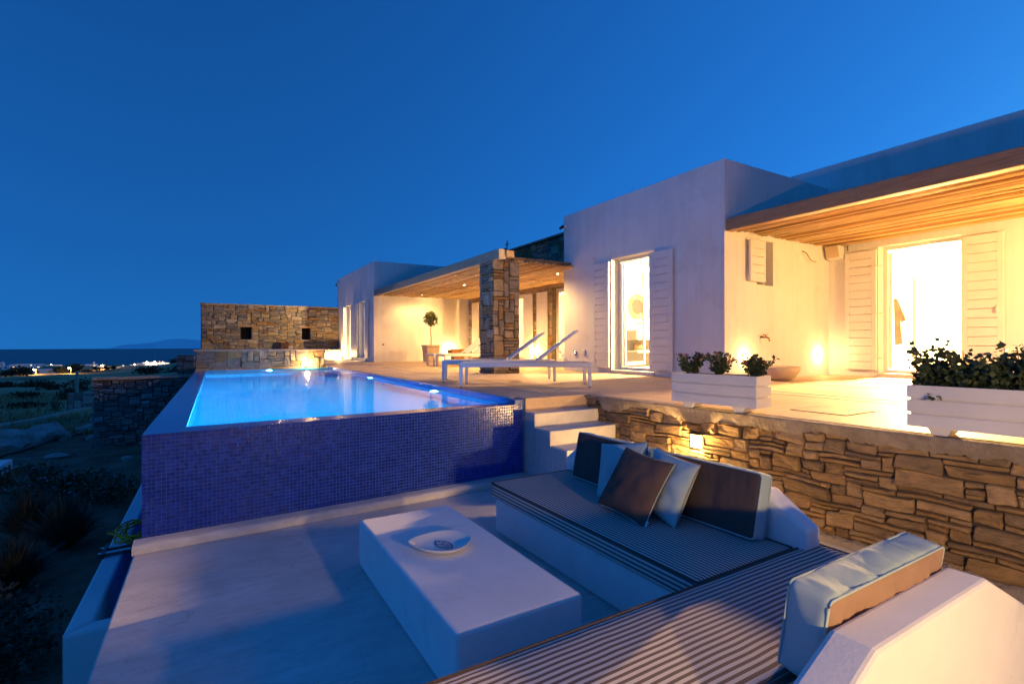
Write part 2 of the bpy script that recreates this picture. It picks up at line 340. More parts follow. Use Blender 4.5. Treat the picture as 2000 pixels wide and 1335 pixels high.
# ------------------------------------------------------------------ stone masonry: every stone an object of its own
def masonry(parent, W, Hh, fn, unit, wr, hr, m, relief, seed, holes=(), n=12, gap=.010, warp=.012, name='stone', depth=.06):
    """fn(u,v,t)->xyz, t outwards. returns the stones"""
    rg = random.Random(seed); C, Rr = max(1, int(round(W / unit))), max(1, int(round(Hh / unit)))
    du, dv = W / C, Hh / Rr; occ = [[False] * C for _ in range(Rr)]; out = []
    for r in range(Rr):
        for c in range(C):
            if any(h[0] < (c + .5) * du < h[1] and h[2] < (r + .5) * dv < h[3] for h in holes): occ[r][c] = True
    for r in range(Rr):
        for c in range(C):
            if occ[r][c]: continue
            ww, hh = rg.randint(*wr), rg.randint(*hr)
            if rg.random() < .25: hh = hr[0]; ww = rg.randint((wr[0] + wr[1]) // 2, wr[1])
            w_ = 0
            while w_ < ww and c + w_ < C and not occ[r][c + w_]: w_ += 1
            if c + w_ < C and not occ[r][c + w_] and False: pass
            rem = 0
            while c + w_ + rem < C and not occ[r][c + w_ + rem] and rem < 2: rem += 1
            if 0 < rem < 2: w_ += rem
            h_ = 0
            while h_ < hh and r + h_ < Rr and all(not occ[r + h_][c + k] for k in range(w_)): h_ += 1
            for a in range(h_):
                for b in range(w_): occ[r + a][c + b] = True
            u0, u1, v0, v1 = c * du, (c + w_) * du, r * dv, (r + h_) * dv
            out.append((u0, u1, v0, v1))
    objs = []
    for k, (u0, u1, v0, v1) in enumerate(out):
        hw, hh = (u1 - u0) / 2 - gap / 2, (v1 - v0) / 2 - gap / 2; cu, cv = (u0 + u1) / 2, (v0 + v1) / 2
        if hw < .006 or hh < .006: continue
        pts = []; mn = min(hw, hh); jt = lambda k: rg.uniform(-k, k) * mn
        cs = [(-hw + jt(.10), -hh + jt(.14)), (hw + jt(.10), -hh + jt(.14)), (hw + jt(.10), hh + jt(.14)), (-hw + jt(.10), hh + jt(.14))]
        if rg.random() < .25: q_ = rg.randrange(4); cs[q_] = (cs[q_][0] * rg.uniform(.72, .95), cs[q_][1] * rg.uniform(.75, .98))
        ns = n // 4
        for q_ in range(4):
            a, b = cs[q_], cs[(q_ + 1) % 4]; le = max(.001, math.hypot(b[0] - a[0], b[1] - a[1])); c0 = min(.35, rg.uniform(.10, .30) * mn / le)
            for i_ in range(ns):
                t = c0 + (1 - 2 * c0) * i_ / (ns - 1); k_ = .05 if 0 < i_ < ns - 1 else .03
                pts.append((cu + a[0] + (b[0] - a[0]) * t + jt(k_), cv + a[1] + (b[1] - a[1]) * t + jt(k_)))
        m_ = len(pts)
        d = relief * rg.uniform(.25, 1.25); tx, ty = rg.uniform(-.4, .4) * relief, rg.uniform(-.4, .4) * relief
        mb = MB()
        def P(u, v, t):
            q = noise.noise_vector(Vector((u * 3.1 + seed, v * 3.1, seed * .37)))
            lift = noise.noise(Vector((u * 16, v * 24, seed))) * relief * .45 if t > 0 else 0
            return fn(u + q.x * warp, v + q.y * warp, t + lift)
        vs = []; ins = min(.30, rg.uniform(.10, .20) * relief / .03 * .05 / max(mn, .02))
        for (sx, sy, t) in ((1.0, 1.0, -depth), (1.0, 1.0, d * .45), (1 - ins * mn / hw, 1 - ins * mn / hh, d * .92), (.5, .45, d * rg.uniform(.85, 1.15))):
            for (u, v) in pts:
                x, y = (u - cu) * sx, (v - cv) * sy
                ti = (tx * x / max(hw, .01) + ty * y / max(hh, .01)) if t > 0 else 0
                vs.append(P(cu + x, cv + y, t + ti))
        fs = [(i * m_ + j, i * m_ + (j + 1) % m_, (i + 1) * m_ + (j + 1) % m_, (i + 1) * m_ + j) for i in range(3) for j in range(m_)] + [tuple(3 * m_ + j for j in range(m_))]
        mb.add(vs, fs); objs.append(mb.build(name, m, parent, smooth=False))
    return objs

# ================================================================== GROUND, SEA, ISLAND
PR = [(0, -1.0), (9, -1.0), (16, -.95), (27, -1.6), (50, -2.6), (80, -4.2), (200, -8.4), (330, -11.4), (400, -12.6), (460, -13.1), (520, -14.0), (560, -22), (640, -42), (9000, -42)]
def hz(x, y):
    r = math.hypot(x, y); z = -42
    for (a, za), (b, zb) in zip(PR, PR[1:]):
        if r <= b: z = za + (zb - za) * (r - a) / (b - a); break
    z += 5.6 * math.exp(-((x - 8) / 34) ** 2 - ((y - 330) / 110) ** 2)
    k = min(1, max(0, (r - 14) / 40))
    z += noise.fractal(Vector((x * .03, y * .03, 0)), 1, 2, 5) * k * min(2.0, .25 + r * .004)
    if x < -1.3 and r < 60: z += noise.fractal(Vector((x * .5, y * .5, 3)), 1, 2, 4) * .12
    return z
def axis(lo, hi, fine, g=1.10):
    a = [0.]; s = fine
    while a[-1] < hi: a.append(a[-1] + s); s *= g
    b = [0.]; s = fine
    while b[-1] > lo: b.append(b[-1] - s); s *= g
    return sorted(set(b[1:] + a))
gx = [x - 3 for x in axis(-900, 900, .45, 1.075)]; gy = [y + 10 for y in axis(-300, 1100, .6, 1.05)]
mb = MB(); nx = len(gx)
mb.add([(x, y, hz(x, y)) for y in gy for x in gx], [(j * nx + i, j * nx + i + 1, (j + 1) * nx + i + 1, (j + 1) * nx + i) for j in range(len(gy) - 1) for i in range(nx - 1)])
struct(mb.build('ground', 'ground', smooth=True))
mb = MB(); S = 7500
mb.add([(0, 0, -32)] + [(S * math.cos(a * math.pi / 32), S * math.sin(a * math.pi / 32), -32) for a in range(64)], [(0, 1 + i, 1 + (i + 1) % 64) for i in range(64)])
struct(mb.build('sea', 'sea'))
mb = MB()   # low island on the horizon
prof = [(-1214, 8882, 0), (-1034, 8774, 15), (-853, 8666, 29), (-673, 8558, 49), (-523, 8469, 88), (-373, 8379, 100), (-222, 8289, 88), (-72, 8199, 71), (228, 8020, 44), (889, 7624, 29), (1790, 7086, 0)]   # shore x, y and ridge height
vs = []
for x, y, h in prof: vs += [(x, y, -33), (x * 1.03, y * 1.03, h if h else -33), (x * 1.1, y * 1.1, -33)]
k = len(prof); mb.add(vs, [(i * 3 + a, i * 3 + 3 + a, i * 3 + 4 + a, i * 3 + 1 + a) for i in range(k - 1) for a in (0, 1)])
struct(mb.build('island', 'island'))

# ================================================================== TERRACE, DECK, STEPS
struct(MB().prism([(-.48, -4), (4.6, -4), (4.6, 4.83), (3.0, 4.76), (-.48, 4.58)], -1.6, 0).build('terrace_floor', 'cement', bevel=.012))
def curb_y(x): return 4.62 + (x + .44) * (.18 / 3.47)
mb = MB(); n = 24; sec = [(-.15, .004), (-.148, .045), (-.13, .064), (-.10, .072), (-.002, .074), (-.002, .004)]
vs = []
for i in range(n + 1):
    x = -.485 + i * 3.49 / n; jx = noise.noise(Vector((x * 4, 0, 0))) * .007
    vs += [(x, curb_y(x) + a + (jx if j < 3 else 0), z + (jx * .6 if j in (2, 3) else 0)) for j, (a, z) in enumerate(sec)]
k = len(sec); mb.add(vs, [(i * k + j, i * k + (j + 1) % k, (i + 1) * k + (j + 1) % k, (i + 1) * k + j) for i in range(n) for j in range(k)] + [tuple(range(k)), tuple(n * k + j for j in range(k))])
struct(mb.build('kerb', 'cement', smooth=False))
def wall_x(y): return 3.855 + (4.78 - y) * (.19 / 3.78)     # line of the retaining wall
deck = struct(MB().prism([(2.96, 4.985), (3.03, 4.985), (3.03, 4.78), (wall_x(4.78) + .10, 4.78), (wall_x(-4) + .10, -4), (16, -4), (16, 30), (-.34, 30), (-.34, 15.3), (2.96, 15.3)], -1.6, .9).build('pool_deck', 'deck', bevel=.012))
for x, y0, y1 in ((3.52, 5.2, 17.5), (3.95, 4.9, 22), (4.45, 8.6, 22), (5.85, -3, 8.6), (6.15, -3, 8.9), (7.72, -3, 4.9), (8.62, -3, 4.9)):
    B('paving_band', 'band', deck, x, x + .055, y0, y1, .9005, .904)
hatch = B('deck_hatch', 'deck', deck, 4.56, 5.04, 2.19, 2.64, .9005, .9045)
for a in ((4.545, 4.555, 2.175, 2.655), (5.045, 5.055, 2.175, 2.655), (4.556, 5.044, 2.175, 2.185), (4.556, 5.044, 2.645, 2.655)):
    B('hatch_joint', 'mortar', hatch, *a, .9005, .9035)
steps = thing('concrete_steps', (3.45, 4.1, 0), 'pale cement steps climbing beside the blue pool wall', 'steps')
ys = [4.78, 4.58, 4.29, 4.0, 3.71, 3.42]
for i in range(5):
    B('step', 'cement', steps, 3.02 if i < 3 else 3.03, 3.93, ys[i + 1], ys[i] - (.001 if i else .004), .002, .75 - .15 * i, bevel=.01)

# ------------------------------------------------------------------ retaining wall
rw = thing('retaining_wall', (4.0, 2, 0), 'rough brown schist retaining wall with ragged cement coping, behind the sofa', 'stone wall')
ud = Vector((.19, -3.78, 0)).normalized(); nd = Vector((-ud.y * -1, ud.x * -1, 0)); nd = Vector((-abs(ud.y), -ud.x, 0)).normalized()
o0 = Vector((wall_x(4.76) + .075, 4.76, 0.0))
def rwf(u, v, t):
    q = o0 + ud * u + nd * t; return (q.x, q.y, .05 + v)
bb = MB(); a = o0 - nd * .01; b = o0 + ud * 6.2 - nd * .01
bb.prism([(a.x, a.y), (b.x, b.y), (b.x + .12, b.y), (a.x + .12, a.y)], .003, .8); bb.build('joint_mortar', 'mortar', rw)
masonry(rw, 5.9, .80, rwf, .036, (3, 10), (1, 3), 'stone', .034, 11, n=16, gap=.007, warp=.026, depth=.05, holes=[(1.43, 1.58, .44, .62)])
mb = MB(); rows = []      # coping: smeared cement with a ragged lower edge
n = 260
for i in range(n + 1):
    u = 5.95 * i / n
    low = .075 + .085 * max(0, noise.fractal(Vector((u * 1.6, 1, 0)), 1, 2, 4) + .35) + .035 * abs(noise.noise(Vector((u * 19, 3, 0)))) + .02 * noise.noise(Vector((u * 47, 9, 0)))
    low = max(.05, low) if u > .25 else .05
    t = .070 + .006 * noise.noise(Vector((u * 9, 0, 0)))
    rows.append([rwf(u, .847 - .001, .066), rwf(u, .835, t + .004), rwf(u, .847 - low * .55, t - .012 + .006 * noise.noise(Vector((u * 30, 5, 0)))), rwf(u, .847 - low, .034), rwf(u, .847 - low, -.03), rwf(u, .847 - .001, -.03)])
k = 6; mb.add([p for r_ in rows for p in r_], [(i * k + j, i * k + (j + 1) % k, (i + 1) * k + (j + 1) % k, (i + 1) * k + j) for i in range(n) for j in range(k)] + [tuple(range(k)), tuple(n * k + j for j in range(k))])
mb.build('coping', 'coping', rw)
mb = MB(); rows = []      # cement skirting at the foot of the wall
for i in range(121):
    u = 5.95 * i / 120; h = .05 + .05 * abs(noise.fractal(Vector((u * 1.3, 7, 0)), 1, 2, 3)) + .03 * noise.noise(Vector((u * 14, 2, 0))); h = max(.02, h)
    rows.append([rwf(u, -.047, .075), rwf(u, -.05 + h * .7, .05), rwf(u, -.05 + h, .018), rwf(u, -.05 + h, -.01), rwf(u, -.047, -.01)])
k = 5; mb.add([p for r_ in rows for p in r_], [(i * k + j, i * k + (j + 1) % k, (i + 1) * k + (j + 1) % k, (i + 1) * k + j) for i in range(120) for j in range(k)])
mb.build('skirting', 'coping', rw)
def wall_lamp(y, z, power, label):
    p = Vector((wall_x(y) + .075, y, z)); t = thing('wall_lamp', p + nd * .03, label, 'lamp', 'square lamps let into the garden walls')
    mx = Matrix((ud, nd, Vector((0, 0, 1)))).transposed()
    MB().obox(p + nd * .012 + Vector((0, 0, .004)), (.15, .05, .16), mx).build('back_plate', 'brass', t, bevel=.004)
    MB().obox(p + nd * .046, (.115, .018, .12), mx).build('glass', 'bulb_w', t, bevel=.004)
    MB().obox(p + nd * .06 + Vector((0, 0, .072)), (.14, .07, .012), mx).build('hood', 'brass', t, bevel=.002)
    lamp('lamp_light', 'AREA', p + nd * .075 - Vector((0, 0, .02)), power, WARM, .10, t, nd + Vector((0, 0, -.15)))
    lamp('lamp_glow', 'POINT', p + nd * .085 - Vector((0, 0, .03)), power * 1.0, WARM, .03, t)
    return t
wall_lamp(3.22, .58, 30, 'small glowing square lamp in the stone wall above the sofa cushions')

# ================================================================== POOL
pool = thing('swimming_pool', (1.3, 10, -.4), 'raised infinity pool of cobalt mosaic filled with glowing turquoise water', 'pool')
FA, FB = Vector((-.44, 4.62, 0)), Vector((3.03, 4.80, 0)); fd = (FB - FA).normalized(); fn_ = Vector((fd.y, -fd.x, 0)); FL = (FB - FA).length
ZR = .838
def P2(v): return (v.x, v.y)
IN = fn_ * -1
f0, f1 = FA + IN * .006, FB + IN * .006
MB().prism([P2(f0), P2(f1), (3.03, 4.98), (-.2, 4.90), (-.434, 4.90)], .003, ZR - .004).build('front_wall', 'grout', pool)
MB().prism([(-.434, 4.90), (-.2, 4.90), (-.13, 15.2), (-.33, 15.2)], -1.5, ZR - .004).build('side_wall', 'mosaic', pool)
MB().prism([(-.2, 4.90), (2.96, 4.985), (2.96, 15.2), (-.13, 15.2)], -.5, -.35).build('floor', 'mosaic_in', pool)
MB().prism([(2.925, 4.985), (2.958, 4.985), (2.958, 15.2), (2.925, 15.2)], -.349, .893).build('deck_side_lining', 'mosaic_in', pool)
MB().prism([(2.905, 4.985), (2.924, 4.985), (2.924, 15.2), (2.905, 15.2)], .70, .894).build('waterline_band', 'mosaic', pool)
MB().box(-.13, 2.96, 15.2, 15.298, -.5, .85).build('end_lining', 'mosaic_in', pool)
MB().prism([(-.195, 4.915), (2.92, 5.0), (2.92, 5.02), (-.195, 4.935)], -.349, ZR - .01).build('front_lining', 'mosaic_in', pool)
MB().prism([(-.193, 4.94), (-.173, 4.94), (-.103, 15.19), (-.125, 15.19)], -.349, ZR - .01).build('side_lining', 'mosaic_in', pool)
B('underwater_bench', 'mosaic_in', pool, -.1, 2.9, 13.6, 15.19, -.349, .52)
B('underwater_step', 'mosaic_in', pool, 1.9, 2.9, 13.2, 13.599, -.349, .25)
# rim tops
MB().prism([P2(FA + fn_ * .002), P2(FB - fd * .13 + fn_ * .002), (2.9, 4.99), (-.19, 4.905), (-.436, 4.905)], ZR - .003, ZR).build('front_rim', 'mosaic', pool, bevel=.002)
MB().prism([(-.438, 4.9055), (-.19, 4.9055), (-.12, 15.2), (-.335, 15.2)], ZR - .003, ZR + .0005).build('side_rim', 'mosaic', pool)
g_ = FB - fd * .128
MB().prism([P2(g_ + IN * .004), P2(FB + IN * .004), (3.03, 4.983), (2.905, 4.983)], ZR - .003, .886).build('corner_post', 'grout', pool)
ts = .030; mb = MB()     # mosaic on the front wall
def tile(o, ex, ez, nn, s):
    j = [rnd.uniform(-.0004, .0004) for _ in range(4)]; h = s / 2 - .0020; q = .0022; b = h - .0016
    v = []
    for k, (a, c) in enumerate(((-1, -1), (1, -1), (1, 1), (-1, 1))): v.append(o + ex * (a * h) + ez * (c * h))
    for k, (a, c) in enumerate(((-1, -1), (1, -1), (1, 1), (-1, 1))): v.append(o + ex * (a * b) + ez * (c * b) + nn * (q + j[k]))
    mb.add(v, [(4, 5, 6, 7)] + [(i, (i + 1) % 4, 4 + (i + 1) % 4, 4 + i) for i in range(4)])
ez = Vector((0, 0, 1)); NX = int(FL / ts); o_ = FA + IN * .0045
for i in range(NX):
    top = .886 if (i + .5) * ts > FL - .128 else ZR
    k = 0
    while top - (k + 1) * ts > .05:
        tile(o_ + fd * ((i + .5) * ts) + ez * (top - (k + .5) * ts), fd, ez, fn_, ts); k += 1
mt = mb.build('mosaic_tiles', 'tile', pool); mt['kind'] = 'stuff'
mb = MB()
for i in range(int(10.2 / ts)):
    y = 4.92 + (i + .5) * ts; xx = -.436 + (y - 4.9) * .0101
    if y > 7.6: break
    for k in range(26): tile(Vector((xx, y, ZR - (k + .5) * ts)), Vector((0, -1, 0)), ez, Vector((-1, 0, 0)), ts)
mt2 = mb.build('mosaic_tiles', 'tile', pool); mt2['kind'] = 'stuff'
mb = MB(); n = 2
mb.add([(-.168, 4.938, .833), (2.904, 5.022, .833), (2.904, 15.198, .833), (-.104, 15.198, .833)], [(0, 1, 2, 3)]); mb.build('water', 'water', pool)
for (p, d) in (((2.9, 7.05, .62), (-1, -.05, -.12)), ((2.9, 10.55, .62), (-1, -.05, -.12)), ((1.37, 15.17, .66), (0, -1, -.12))):
    dv = Vector(d).normalized(); pv = Vector(p)
    q = MB(); ax = 'X' if abs(dv.x) > .5 else 'Y'; sg = -1
    q.lathe([(.001, -.012), (.07, -.012), (.085, -.004), (.085, .0)], pv, 20, ax); lt = q.build('pool_light', 'chrome', pool)
    MB().lathe([(.001, -.018), (.08, -.0175), (.088, -.013)], pv, 20, ax).build('lens', 'bulb_p', lt)
    lamp('pool_lamp', 'SPOT', pv + dv * .04, 2300, (.16, .80, 1), .05, pool, d, 165, .6)

# overflow channel along the outer side
ch = thing('overflow_channel', (-.7, 8, -1.2), 'rough whitewashed concrete overflow channel running along the pool', 'channel')
MB().prism([(-.80, 4.14), (-.66, 4.27), (-.60, 15.4), (-.76, 15.4)], -1.3, -.3).build('channel_wall', 'white', ch, bevel=.02)
MB().prism([(-.797, 4.135), (-.50, 4.135), (-.50, 4.265), (-.665, 4.265)], -1.3, -.304).build('end_wall', 'white', ch, bevel=.02)
MB().prism([(-.655, 4.28), (-.49, 4.28), (-.44, 15.4), (-.595, 15.4)], -1.3, -.62).build('channel_bed', 'cement', ch)
st = thing('yellow_strap', (-.65, 5.9, -.3), 'tangled yellow lashing strap lying on the overflow channel', 'strap')
mb = MB(); pts = []
for i in range(90):
    a = i * .42; pts.append((-.60 + .15 * math.cos(a) * (1 + .3 * math.sin(i * .9)) + .04 * math.sin(i * .31), 5.95 + .26 * math.sin(a + .3 * math.sin(i * .23)) + .03 * math.cos(i), -.278 + .05 * abs(math.sin(i * .37)) + .012 * math.sin(i)))
mb.tube(pts, .008, 6); mb.build('strap_webbing', 'yellow', st, smooth=True)
br = thing('metal_bracket', (-.70, 5.55, -.3), 'small dark metal folding bracket beside the yellow strap', 'bracket')
for k in range(4): MB().tube([(-.83, 5.46 + k * .07, -.283), (-.56, 5.48 + k * .07, -.283)], .011, 8).build('bar', 'chrome' if k % 2 else 'dark', br)
for x in (-.80, -.60): B('side_plate', 'dark', br, x, x + .02, 5.44, 5.72, -.299, -.262)

# ================================================================== SOFA, TABLE
sofa = thing('masonry_sofa', (2.3, 2.4, 0), 'L-shaped whitewashed masonry sofa with low chamfered backs', 'sofa')
B('seat_base', 'white', sofa, 1.965, 2.72, 1.46, 3.555, .002, .28, bevel=.018)
B('seat_base', 'white', sofa, .15, 2.86, .96, 1.459, .003, .279, bevel=.018)
def back(name, prof, a, b):   # prof in 3-D, extruded
    return MB().sweep(prof, a, b).build(name, 'white', sofa, bevel=.02, seg=3)
back('backrest', [(2.722, 1.5, .002), (2.722, 1.5, .50), (2.722, 1.74, .66), (2.722, 3.40, .66), (2.722, 3.62, .50), (2.722, 3.62, .002)], (2.722, 0, 0), (2.862, 0, 0))
back('backrest', [(.95, .70, .002), (1.30, .70, .46), (1.64, .70, .62), (2.49, .70, .62), (2.90, .70, .42), (2.90, .70, .002)], (0, .70, 0), (0, .84, 0))
B('backrest_plinth', 'white', sofa, .96, 2.859, .842, .959, .002, .275, bevel=.01)

def soft_box(half, r, puff, wr, seed, nn=14, mats=(0, 0, 0), wscale=7):
    """rounded cushion in local space; mats = slot for x, y, z faces"""
    mb = MB(); hx, hy, hz_ = half
    for ax in range(3):
        o1, o2 = (ax + 1) % 3, (ax + 2) % 3
        n1 = max(4, int(nn * half[o1] / max(half))) ; n2 = max(4, int(nn * half[o2] / max(half)))
        for sg in (-1, 1):
            vs = []
            for i in range(n1 + 1):
                for j in range(n2 + 1):
                    q = [0, 0, 0]
                    a = -1 + 2 * i / n1; b = -1 + 2 * j / n2
                    a = math.copysign(abs(a) ** .8, a); b = math.copysign(abs(b) ** .8, b)
                    q[ax] = sg * half[ax]; q[o1] = a * half[o1]; q[o2] = b * half[o2]
                    c = [max(-(half[k] - r), min(half[k] - r, q[k])) for k in range(3)]
                    d = Vector([q[k] - c[k] for k in range(3)])
                    d = d.normalized() * r if d.length > 0 else d
                    p = Vector(c) + d
                    pf = puff * (1 - a * a) * (1 - b * b) * (1 if half[ax] == min(half) else .35); p[ax] += sg * pf
                    nz = (noise.fractal(Vector((p.x * wscale * 1.9 + seed, p.y * wscale * .6, p.z * wscale * .5)), 1, 2, 4) + .4 * noise.noise(Vector((p.x * wscale * 4 + seed, p.y * 3, p.z * 3)))) * wr * (1 - abs(a) ** 6) * (1 - abs(b) ** 6)
                    e = max(0, (max(abs(a), abs(b)) - .72) / .28) if half[ax] != min(half) else 0
                    p[ax] += sg * nz
                    vs.append(p)
            mb.cur = mats[ax]
            fs = [(i * (n2 + 1) + j, i * (n2 + 1) + j + 1, (i + 1) * (n2 + 1) + j + 1, (i + 1) * (n2 + 1) + j) for i in range(n1) for j in range(n2)]
            mb.add(vs, fs)
    return mb
def place(mb, mtx, loc):
    l = Vector(loc); mb.v = [tuple(mtx @ Vector(v) + l) for v in mb.v]; return mb
def frame_loop(half, ax, sg, inset=.002, n=10, r=.02):
    """loop along the seam around one face"""
    o1, o2 = (ax + 1) % 3, (ax + 2) % 3; a, b = half[o1] - .004, half[o2] - .004; pts = []
    for (cx, cy, s0) in ((a - r, b - r, 0), (-a + r, b - r, 1), (-a + r, -b + r, 2), (a - r, -b + r, 3)):
        for k in range(5):
            t = (s0 + k / 4) * math.pi / 2; q = [0, 0, 0]; q[ax] = sg * (half[ax] - .006); q[o1] = cx + r * math.cos(t); q[o2] = cy + r * math.sin(t); pts.append(Vector(q))
    return pts
def seat_cushion(name, half, loc, m, label, seed, edge):
    c = place(soft_box(half, .022, .005, .0018, seed, 44, wscale=5), Matrix.Identity(3), loc).build(name, m, smooth=True, weld=True)
    tag(c, label, 'seat cushion')
    p = MB().tube([Vector(loc) + q for q in frame_loop(half, 2, 1)], .005, 6, closed=True); p.build('piping', edge, c, smooth=True)
    return c
seat_cushion('seat_cushion', (.395, 1.005, .06), (2.322, 2.567, .341), 'stripe_y', 'striped seat cushion on the sofa arm under the throw pillows', 2, 'navy')
seat_cushion('seat_cushion', (1.36, .292, .062), (1.52, 1.262, .342), 'stripe_x', 'long striped seat cushion with broad stripes in front, crossing the sofa corner', 5, 'navy')
def back_cushion(half, loc, mtx, mats, label, seed, puff=.012, wr=.008, tagpos=None, ws=7):
    mb = soft_box(half, .022, puff, wr, seed, 56, (1, 0, 1) if len(mats) == 2 else (0, 0, 0), ws)
    c = place(mb, mtx, loc).build('back_cushion', list(mats), smooth=True, weld=True); tag(c, label, 'cushion')
    for sg in (-1, 1):
        MB().tube([mtx @ q + Vector(loc) for q in frame_loop(half, 1, sg)], .0045, 6, closed=True).build('piping', mats[-1], c, smooth=True)
    if tagpos: MB().obox(mtx @ Vector(tagpos) + Vector(loc), (.025, .012, .05), mtx).build('tag', 'white_tag', c)
    return c
lean = rotm(R(90), 0, R(-16))       # local y = thickness -> world x
Rm = Matrix.Rotation(R(-90), 3, 'Z')
def leanm(deg, yaw=-90, roll=0): return Matrix.Rotation(R(yaw), 3, 'Z') @ Matrix.Rotation(R(deg), 3, 'X') @ Matrix.Rotation(R(roll), 3, 'Y')
back_cushion((.40, .055, .185), (2.645, 2.93, .585), leanm(-12, -91), ['navy', 'aqua'], 'dark grey-brown back cushion beside the steps, behind the pillows', 21, tagpos=(.40, .02, .17))
back_cushion((.395, .055, .185), (2.655, 2.10, .583), leanm(-13, -89), ['navy', 'aqua'], 'dark grey-brown back cushion with pale aqua side next to the wall', 22)
back_cushion((.43, .07, .155), (2.085, .928, .552), leanm(8, 0, 0), ['tan', 'aqua'], 'crumpled pale aqua and tan cushion leaning on the nearest backrest', 23, .020, .013, ws=9)
def pillow(s, t, loc, mtx, m, pipe, label, seed, tagged=False):
    mb = MB(); n = 22
    def pt(u, v, sg):
        x = s * u * (1 - .07 * (1 - v * v)); y = s * v * (1 - .07 * (1 - u * u))
        th = t * ((1 - u * u) * (1 - v * v)) ** .42
        e = max(abs(u), abs(v))
        wv = noise.fractal(Vector((x * 9 + seed, y * 9, sg * 3)), 1, 2, 4) * .026 * (1 - e ** 6)
        rad = math.atan2(v, u); wv += .006 * math.sin(rad * 14 + seed) * max(0, e - .45) * (1 - e)* 4
        return Vector((x, sg * (th + wv * (th / t)), y))
    for sg in (-1, 1):
        vs = [pt(math.sin(math.pi / 2 * (-1 + 2 * i / n)), math.sin(math.pi / 2 * (-1 + 2 * j / n)), sg) for i in range(n + 1) for j in range(n + 1)]
        mb.add(vs, [(i * (n + 1) + j, i * (n + 1) + j + 1, (i + 1) * (n + 1) + j + 1, (i + 1) * (n + 1) + j) for i in range(n) for j in range(n)])
    c = place(mb, mtx, loc).build('throw_pillow', m, smooth=True, weld=True); tag(c, label, 'pillow', 'throw pillows on the sofa')
    lp = [pt(u, v, 0) for u, v in [(-1 + 2 * k / 16, -1) for k in range(16)] + [(1, -1 + 2 * k / 16) for k in range(16)] + [(1 - 2 * k / 16, 1) for k in range(16)] + [(-1, 1 - 2 * k / 16) for k in range(16)]]
    MB().tube([mtx @ q + Vector(loc) for q in lp], .004, 6, closed=True).build('piping', pipe, c, smooth=True)
    if tagged: MB().obox(mtx @ Vector((s * .97, 0, -s * .90)) + Vector(loc), (.028, .008, .05), mtx).build('tag', 'white_tag', c)
    return c
pillow(.20, .065, (2.53, 2.70, .60), leanm(-22, -80, -10), 'aqua', 'navy', 'pale aqua throw pillow peeking out behind the brown one, towards the steps', 1.3)
pillow(.205, .07, (2.49, 2.26, .60), leanm(-24, -97, 5), 'aqua', 'tan', 'pale aqua throw pillow with brown piping in front of the cushion by the wall', 4.1)
pillow(.218, .08, (2.36, 2.40, .592), leanm(-33, -88, 5), 'brown', 'aqua', 'dark brown throw pillow in front of the two aqua ones', 7.7, True)

table = MB().box(.865, 1.53, 1.90, 3.49, .002, .31).build('coffee_table', 'white', bevel=.022, seg=4)
tag(table, 'white block coffee table of polished cement with a dish on it', 'table')
# dish with a fish
dish = thing('ceramic_dish', (1.17, 2.76, .31), 'white leaf-shaped ceramic dish with a painted blue fish', 'dish')
DA = R(-22)
def dpt(r, a, z):
    pr = 1 + .20 * max(0, math.cos(a - math.pi)) ** 7; wv = 1 + .012 * math.sin(5 * a + 1)
    x, y = .168 * r * pr * wv * math.cos(a), .162 * r * wv * math.sin(a)
    return (1.17 + x * math.cos(DA) - y * math.sin(DA), 2.76 + x * math.sin(DA) + y * math.cos(DA), .31 + z + (.004 * math.sin(2 * a + .6) * r if z > .02 else 0))
prof = [(.001, .011), (.35, .011), (.58, .012), (.70, .016), (.84, .027), (.96, .041), (1.0, .045), (1.01, .043), (1.0, .040), (.9, .026), (.74, .007), (.6, .001), (.3, .001), (.001, .001)]
mb = MB(); n = 56
mb.add([dpt(r, 2 * math.pi * j / n, z) for r, z in prof for j in range(n)], [(i * n + j, i * n + (j + 1) % n, (i + 1) * n + (j + 1) % n, (i + 1) * n + j) for i in range(len(prof) - 1) for j in range(n)])
mb.build('bowl', 'ceramic', dish, smooth=True)
fish = MB(); FAng = R(-78); fc = Vector((1.178, 2.76, .3225))
def fp(x, y): return (fc.x + x * math.cos(FAng) - y * math.sin(FAng), fc.y + x * math.sin(FAng) + y * math.cos(FAng))
def stroke(pts, wd):
    for (a, b) in zip(pts, pts[1:]):
        d = Vector((b[0] - a[0], b[1] - a[1])); 
        if d.length == 0: continue
        nrm = Vector((-d.y, d.x)).normalized() * wd / 2; d = d.normalized() * wd * .3
        q = [(a[0] - d.x + nrm.x, a[1] - d.y + nrm.y), (b[0] + d.x + nrm.x, b[1] + d.y + nrm.y), (b[0] + d.x - nrm.x, b[1] + d.y - nrm.y), (a[0] - d.x - nrm.x, a[1] - d.y - nrm.y)]
        z = .3250 + len(fish.f) * 2e-6
        fish.add([(*fp(*p), z) for p in q], [(0, 1, 2, 3)])
L_, Hf = .080, .040
up = [(-L_ + 2 * L_ * k / 20, Hf * (1 - (-1 + k / 10) ** 2)) for k in range(21)]; dn = [(x, -y) for x, y in up]
stroke(up, .0075); stroke(dn, .0075)
hd = [(-.036 + .014 * (1 - (t / .032) ** 2), t) for t in [-.032 + .064 * k / 8 for k in range(9)]]
stroke(hd, .006)
for yy in (-.015, 0, .015): stroke([(-.024, yy), (L_ - .028 - abs(yy) * .5, yy * .8)], .003 if yy else .005)
for xx in (-.006, .010, .026, .042, .056): h_ = Hf * (1 - (xx / L_) ** 2) - .003; stroke([(xx, -h_), (xx, h_)], .0026)
stroke([(-.058, .002), (-.053, .005), (-.048, .002), (-.053, -.001), (-.058, .002)], .005)
fish.build('fish_drawing', 'ink', dish)

